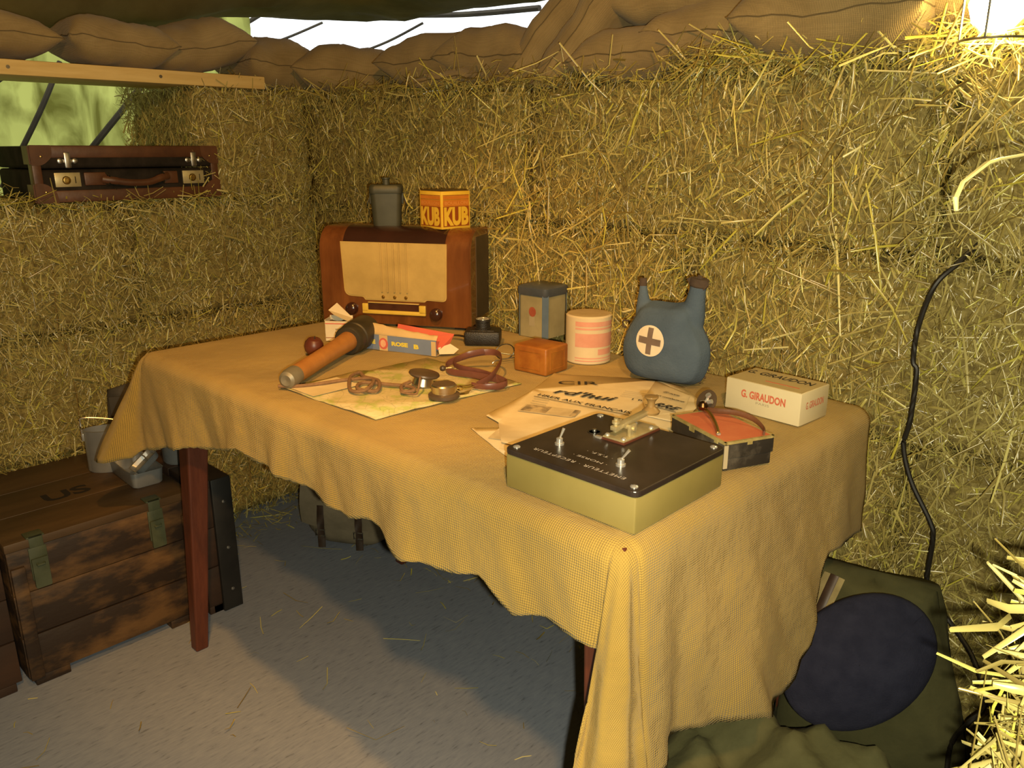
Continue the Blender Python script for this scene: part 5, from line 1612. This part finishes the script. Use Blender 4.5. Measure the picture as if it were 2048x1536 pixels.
# ================================================================== CANVAS SATCHEL UNDER THE TABLE
M['satchel'] = mat('grey_brown_canvas', (0.175, 0.145, 0.095), (0.235, 0.195, 0.13), rough=0.9, vs=14, bump=0.3, bs=60)
M['darkleather'] = mat('dark_leather_strap', (0.035, 0.020, 0.012), (0.06, 0.034, 0.02), rough=0.5, vs=30)
st_ = thing('canvas_satchel', 'grey canvas satchel with leather straps on the floor under the table', 'satchel', (-1.93, 1.30, 0.0), R(33))


def blob(w, d, h, seed, p=2.6, sag=0.25, z0=0.0):
    """soft rounded box standing on its base"""
    def f(a, b):
        u = a * 2 * PI; v = -PI / 2 + b * PI
        ce = math.copysign(abs(math.cos(u)) ** (2 / p), math.cos(u)); se = math.copysign(abs(math.sin(u)) ** (2 / p), math.sin(u))
        cv_ = abs(math.cos(v)) ** (2 / p); sv = math.copysign(abs(math.sin(v)) ** (2 / p), math.sin(v))
        k = 1 + 0.05 * wob(u * 2 + v * 3, seed) + 0.035 * wob(u * 5 - v * 4, seed + 2)
        k *= 1 + sag * 0.4 * (-sv)
        z = h / 2 * (1 + sv) * (1 + 0.05 * wob(u * 2, seed))
        return (w * ce * cv_ * k, d * se * cv_ * k, z0 + max(0.0, z))
    return f


MB().grid(40, 24, blob(0.135, 0.075, 0.22, 1.0, 3.2, 0.2)).build('bag', 'satchel', st_, angle=180)
MB().grid(16, 12, lambda a, b: (-0.132 + a * 0.264, -0.074 - 0.012 * math.sin(b * PI) - 0.004 * math.sin(a * 9) - .010 * (1 - b), 0.085 + b * 0.125 - 0.016 * math.sin(a * PI) * (1 - b))).build('flap', 'satchel', st_, angle=180)
for x in (-0.065, 0.055):
    s_ = MB().tube(catmull([(x, -0.094, 0.15), (x, -0.098, 0.10), (x + .002, -0.100, 0.05), (x + .003, -0.104, 0.018)], 5), 0.011, 8, flat=(1, 0.2)).build('strap', 'darkleather', st_)
    MB().tube([(x - .014, -0.103, 0.075), (x + .014, -0.103, 0.075), (x + .014, -0.103, 0.055), (x - .014, -0.103, 0.055)], 0.0025, 6, closed=True).build('buckle', 'steel', s_)
MB().tube(catmull([(0.12, -0.03, 0.17), (0.20, -0.05, 0.10), (0.26, -0.06, 0.02), (0.33, -0.02, 0.012), (0.38, 0.04, 0.012)], 6), 0.014, 8, flat=(1, 0.18)).build('shoulder_strap', 'satchel', st_)

# ================================================================== KIT BAG, JACKET AND BERET
M['drab'] = mat('olive_drab_canvas', (0.048, 0.046, 0.014), (0.078, 0.072, 0.024), rough=0.9, vs=9, bump=0.25, bs=90)
M['drab2'] = mat('faded_olive_cloth', (0.075, 0.072, 0.026), (0.135, 0.125, 0.050), rough=0.9, vs=7, bump=0.25, bs=90)
M['webbing'] = mat('tan_webbing', (0.22, 0.175, 0.075), (0.30, 0.245, 0.11), rough=0.9, vs=30)
M['navy'] = mat('navy_wool', (0.018, 0.019, 0.036), (0.026, 0.027, 0.048), rough=0.97, vs=30, bump=0.3, bs=400, spec=0.15)
kg = thing('kit_bag', 'dark olive canvas kit bag leaning on the straw wall right of the table', 'bag', (-0.370, 1.330, 0.0), R(6))


def kitbag(a, b):
    u = a * 2 * PI
    z = 0.465 * b
    # slack, flattened at the top where it folds over
    k = 1.0 - 0.25 * b ** 3
    w = (0.185 - 0.060 * b) * k; d = 0.085 * (1 - 0.45 * b ** 2)
    if b > 0.999 or b < 0.001: w *= 0.0; d *= 0.0; z = 0.452 if b > .5 else 0
    r_ = 1 + 0.05 * wob(u * 3 + b * 5, 0.6) + 0.03 * wob(u * 7 - b * 9, 1.9)
    sh = -0.035 * b
    return (w * math.copysign(abs(math.cos(u)) ** 0.75, math.cos(u)) * r_ + sh, d * math.copysign(abs(math.sin(u)) ** 0.8, math.sin(u)) * r_ + 0.02 * b, z + 0.010 * math.sin(u * 2 + 1) * b)


MB().grid(48, 30, kitbag).build('bag', 'drab', kg, angle=180)
b = MB()
b.tube(catmull([(-0.088, -0.040, 0.462), (-0.098, -0.078, 0.41), (-0.118, -0.105, 0.33), (-0.155, -0.130, 0.24), (-0.20, -0.145, 0.15)], 6), 0.019, 8, flat=(1, 0.2))
b.build('webbing_strap', 'webbing', kg)
b = MB()
b.tube(catmull([(-0.086, -0.046, 0.466), (-0.096, -0.083, 0.412), (-0.116, -0.110, 0.33), (-0.153, -0.135, 0.24), (-0.198, -0.150, 0.15)], 6), 0.008, 8, flat=(1, 0.3))
b.build('dark_strap_edge', 'darkleather', kg)

jk = thing('folded_jacket', 'crumpled olive green jacket heaped on the floor beneath the beret', 'jacket', (-0.40, 1.075, 0.0), R(10))
def heap(a, b):
    x = -0.29 + a * 0.60; y = -0.20 + b * 0.33
    ex = min(a, 1 - a) * 2; ey = min(b, 1 - b) * 2
    e_ = (min(1, ex * 2.2) * min(1, ey * 2.2)) ** 0.55
    h = (0.175 + 0.035 * wob(x * 14 + y * 20, 0.5) + 0.022 * wob(x * 30 - y * 24, 1.5) + 0.10 * b) * e_
    return (x, y, h)
MB().grid(46, 30, heap).build('cloth', 'drab2', jk, angle=180)
MB().tube(catmull([(-0.20, -0.12, 0.17), (-0.17, -0.155, 0.235), (-0.13, -0.155, 0.24), (-0.11, -0.13, 0.20), (-0.125, -0.15, 0.14)], 6), 0.016, 8, flat=(1, 0.25)).build('sleeve_tape', 'webbing', jk)

bt = thing('beret', 'navy blue wool beret lying against the olive kit bag', 'beret', (-0.367, 1.190, 0.375))
BT = frame((0, 0, 0), Vector((0.50, 0.50, 0.66)), Vector((-0.55, 0.05, 0.70)))
def ber(a, b):
    u = a * 2 * PI
    # b: 0 centre of crown -> rim -> under to the band
    if b < 0.6:
        t = b / 0.6; r_ = t; z = 0.030 * (1 - t ** 2.4) + 0.004 * wob(u * 2 + t * 4, 0.4) * t
    elif b < 0.8:
        t = (b - 0.6) / 0.2; r_ = 1 + 0.03 * math.sin(t * PI); z = -0.020 * t
    else:
        t = (b - 0.8) / 0.2; r_ = 1 - 0.32 * t; z = -0.020 - 0.010 * t
    return (0.128 * r_ * math.cos(u), 0.092 * r_ * math.sin(u), z)
MB().grid(48, 20, ber, T=BT).build('crown', 'navy', bt, angle=180)
MB().tube([tuple(BT @ Vector((0.087 * math.cos(i * PI / 16), 0.063 * math.sin(i * PI / 16), -0.031))) for i in range(32)], 0.006, 8, closed=True).build('band', 'darkleather', bt)
MB().tube([tuple(BT @ Vector((0.002, 0.002, 0.029))), tuple(BT @ Vector((0.003, 0.003, 0.036)))], 0.0014, 6).build('stalk', 'navy', bt)

# ================================================================== CABLE
cbp = [(-0.330, 1.46, 1.34), (-0.335, 1.47, 1.22), (-0.345, 1.47, 1.06), (-0.371, 1.425, 1.000), (-0.396, 1.402, 0.961), (-0.411, 1.398, 0.893), (-0.411, 1.396, 0.833), (-0.403, 1.396, 0.813), (-0.402, 1.395, 0.729), (-0.406, 1.394, 0.683), (-0.386, 1.394, 0.624), (-0.347, 1.394, 0.561), (-0.338, 1.394, 0.531), (-0.335, 1.40, 0.43), (-0.29, 1.405, 0.38), (-0.245, 1.37, 0.355), (-0.212, 1.33, 0.325), (-0.208, 1.315, 0.30), (-0.222, 1.30, 0.275), (-0.24, 1.30, 0.20), (-0.20, 1.25, 0.05), (-0.10, 1.2, 0.008)]
tag(MB().tube(catmull(cbp, 7), 0.0042, 8).build('power_cable', mat('black_rubber', (0.014, 0.011, 0.008), rough=0.5)), 'black power cable hanging down the straw wall from the bulb', 'cable')

# ================================================================== LOOSE STRAW
def loose(name, label, pts, lens, wids, nrm, seed, spread=0.5, dirs=None):
    r = np.random.default_rng(seed)
    n = len(pts)
    P = np.array(pts, float)
    if dirs is None:
        d = r.normal(0, 1, (n, 3)); d -= nrm * (d @ nrm)[:, None] * (1 - spread)
    else:
        d = np.array(dirs, float)
    d /= np.linalg.norm(d, axis=1)[:, None]
    nn = np.tile(nrm, (n, 1)) + r.normal(0, 0.35, (n, 3))
    nn /= np.linalg.norm(nn, axis=1)[:, None]
    me = strand_mesh(name, P, d, nn, np.array(lens), np.array(wids), np.clip(r.beta(3, 1.6, n), 0, 1), r.normal(0, 0.16, n))
    o = link(name, me)
    return tag(o, label, 'straw', kind='stuff')


r = np.random.default_rng(11)
# wisps along the top edge of the right wall
n = 1500
x = r.uniform(-2.3, 0.3, n); x = np.where(r.random(n) < 0.45, r.uniform(-0.95, -0.3, n), x)
loose('loose_straw', 'loose straw wisps along the top of the right straw wall',
      np.stack([x, 1.45 + r.normal(0.015, 0.035, n), 1.325 + r.normal(0.006, 0.014, n)], 1), np.clip(r.gamma(4, 0.02, n), .03, .2), r.uniform(.0015, .0045, n), np.array([0, -0.7, 0.7]), 3, 0.45)
# long pale stalks standing off the right wall
n = 900
x = r.uniform(-1.6, 0.0, n); z = r.uniform(0.3, 1.3, n)
d = np.stack([r.normal(0, 0.6, n), r.normal(0, 0.16, n), r.normal(0, 1, n)], 1)
d[:, 0] += 0.35 * np.sign(d[:, 2])
loose('loose_straw', 'long pale stalks sticking out of the right straw wall',
      np.stack([x, 1.428 + r.normal(0, 0.010, n), z], 1), np.clip(r.gamma(4, 0.022, n), .04, .2), r.uniform(.0018, .0045, n), np.array([0, -1, 0]), 4, 0.2, d)
# wisps on the ledge round the suitcase
n = 420
loose('loose_straw', 'loose straw wisps on the ledge in front of the suitcase',
      np.stack([-2.325 + r.normal(0, 0.02, n), r.uniform(0.2, 1.45, n), 1.030 + r.normal(0.006, 0.012, n)], 1), np.clip(r.gamma(4, 0.016, n), .03, .13), r.uniform(.0015, .004, n), np.array([0.7, 0, 0.7]), 5, 0.5)
# on the floor
n = 150
x = r.uniform(-2.2, -0.4, n); y = r.uniform(-0.1, 1.4, n)
loose('loose_straw', 'thin straw stalks scattered on the vinyl floor', np.stack([x, y, np.full(n, 0.003)], 1),
      np.clip(r.gamma(3, 0.018, n), .02, .13), r.uniform(.0010, .0028, n), np.array([0, 0, 1.0]), 6, 0.02)
n = 260
a = r.uniform(0, 2 * np.pi, n)
loose('loose_straw', 'straw litter at the foot of the straw walls',
      np.stack([np.where(a < 3.1, r.uniform(-2.2, -0.5, n), -2.28 + np.abs(r.normal(0, .06, n))), np.where(a < 3.1, 1.42 - np.abs(r.normal(0, 0.06, n)), r.uniform(0.9, 1.4, n)), np.full(n, 0.004)], 1),
      np.clip(r.gamma(3, 0.02, n), .02, .13), r.uniform(.0015, .0035, n), np.array([0, 0, 1.0]), 8, 0.1)
# big bright stalks of the near bale
n = 215
z = np.where(r.random(n) < 0.22, r.uniform(0.76, 0.87, n), r.uniform(0.45, 0.765, n))
d = np.stack([-np.abs(r.normal(0.7, .5, n)), r.normal(-0.35, .5, n), r.normal(0.1, .6, n)], 1)
loose('loose_straw', 'thick bright straw stalks bristling from the near bale at the lower right',
      np.stack([-0.082 + r.normal(0, 0.010, n), 0.62 + np.abs(r.normal(0, 0.04, n)), z], 1), np.clip(r.gamma(4, 0.011, n), .025, .085), r.uniform(.003, .007, n), np.array([-0.7, -0.7, 0]), 9, 0.6, d)

def stalk(label, pts, w):
    b = MB(); b.tube(pts, w, 6, flat=(1, 0.5))
    me = b.mesh('straw_stalk')
    at = me.attributes.new('rnd', 'FLOAT', 'FACE')
    at.data.foreach_set('value', np.full(len(me.polygons), 0.96, np.float32))
    tag(link('straw_stalk', me, 'straw'), label, 'straw stalk', 'single stalks close to the lens')


stalk('bent white lit straw stalk reaching in from the right edge', [(-0.02, 0.96, 1.168), (-0.187, 0.887, 1.167), (-0.206, 0.867, 1.162), (-0.214, 0.858, 1.158), (-0.227, 0.839, 1.141), (-0.229, 0.832, 1.128), (-0.226, 0.829, 1.116)], [0.0028, 0.0026, 0.003, 0.0042, 0.003, 0.0026, 0.002])
stalk('thick yellow straw stalk above the near bale at the right edge', [(-0.119, 0.657, 0.863), (-0.110, 0.661, 0.854), (-0.093, 0.670, 0.835), (-0.01, 0.70, 0.79)], [0.0022, 0.0034, 0.0036, 0.003])
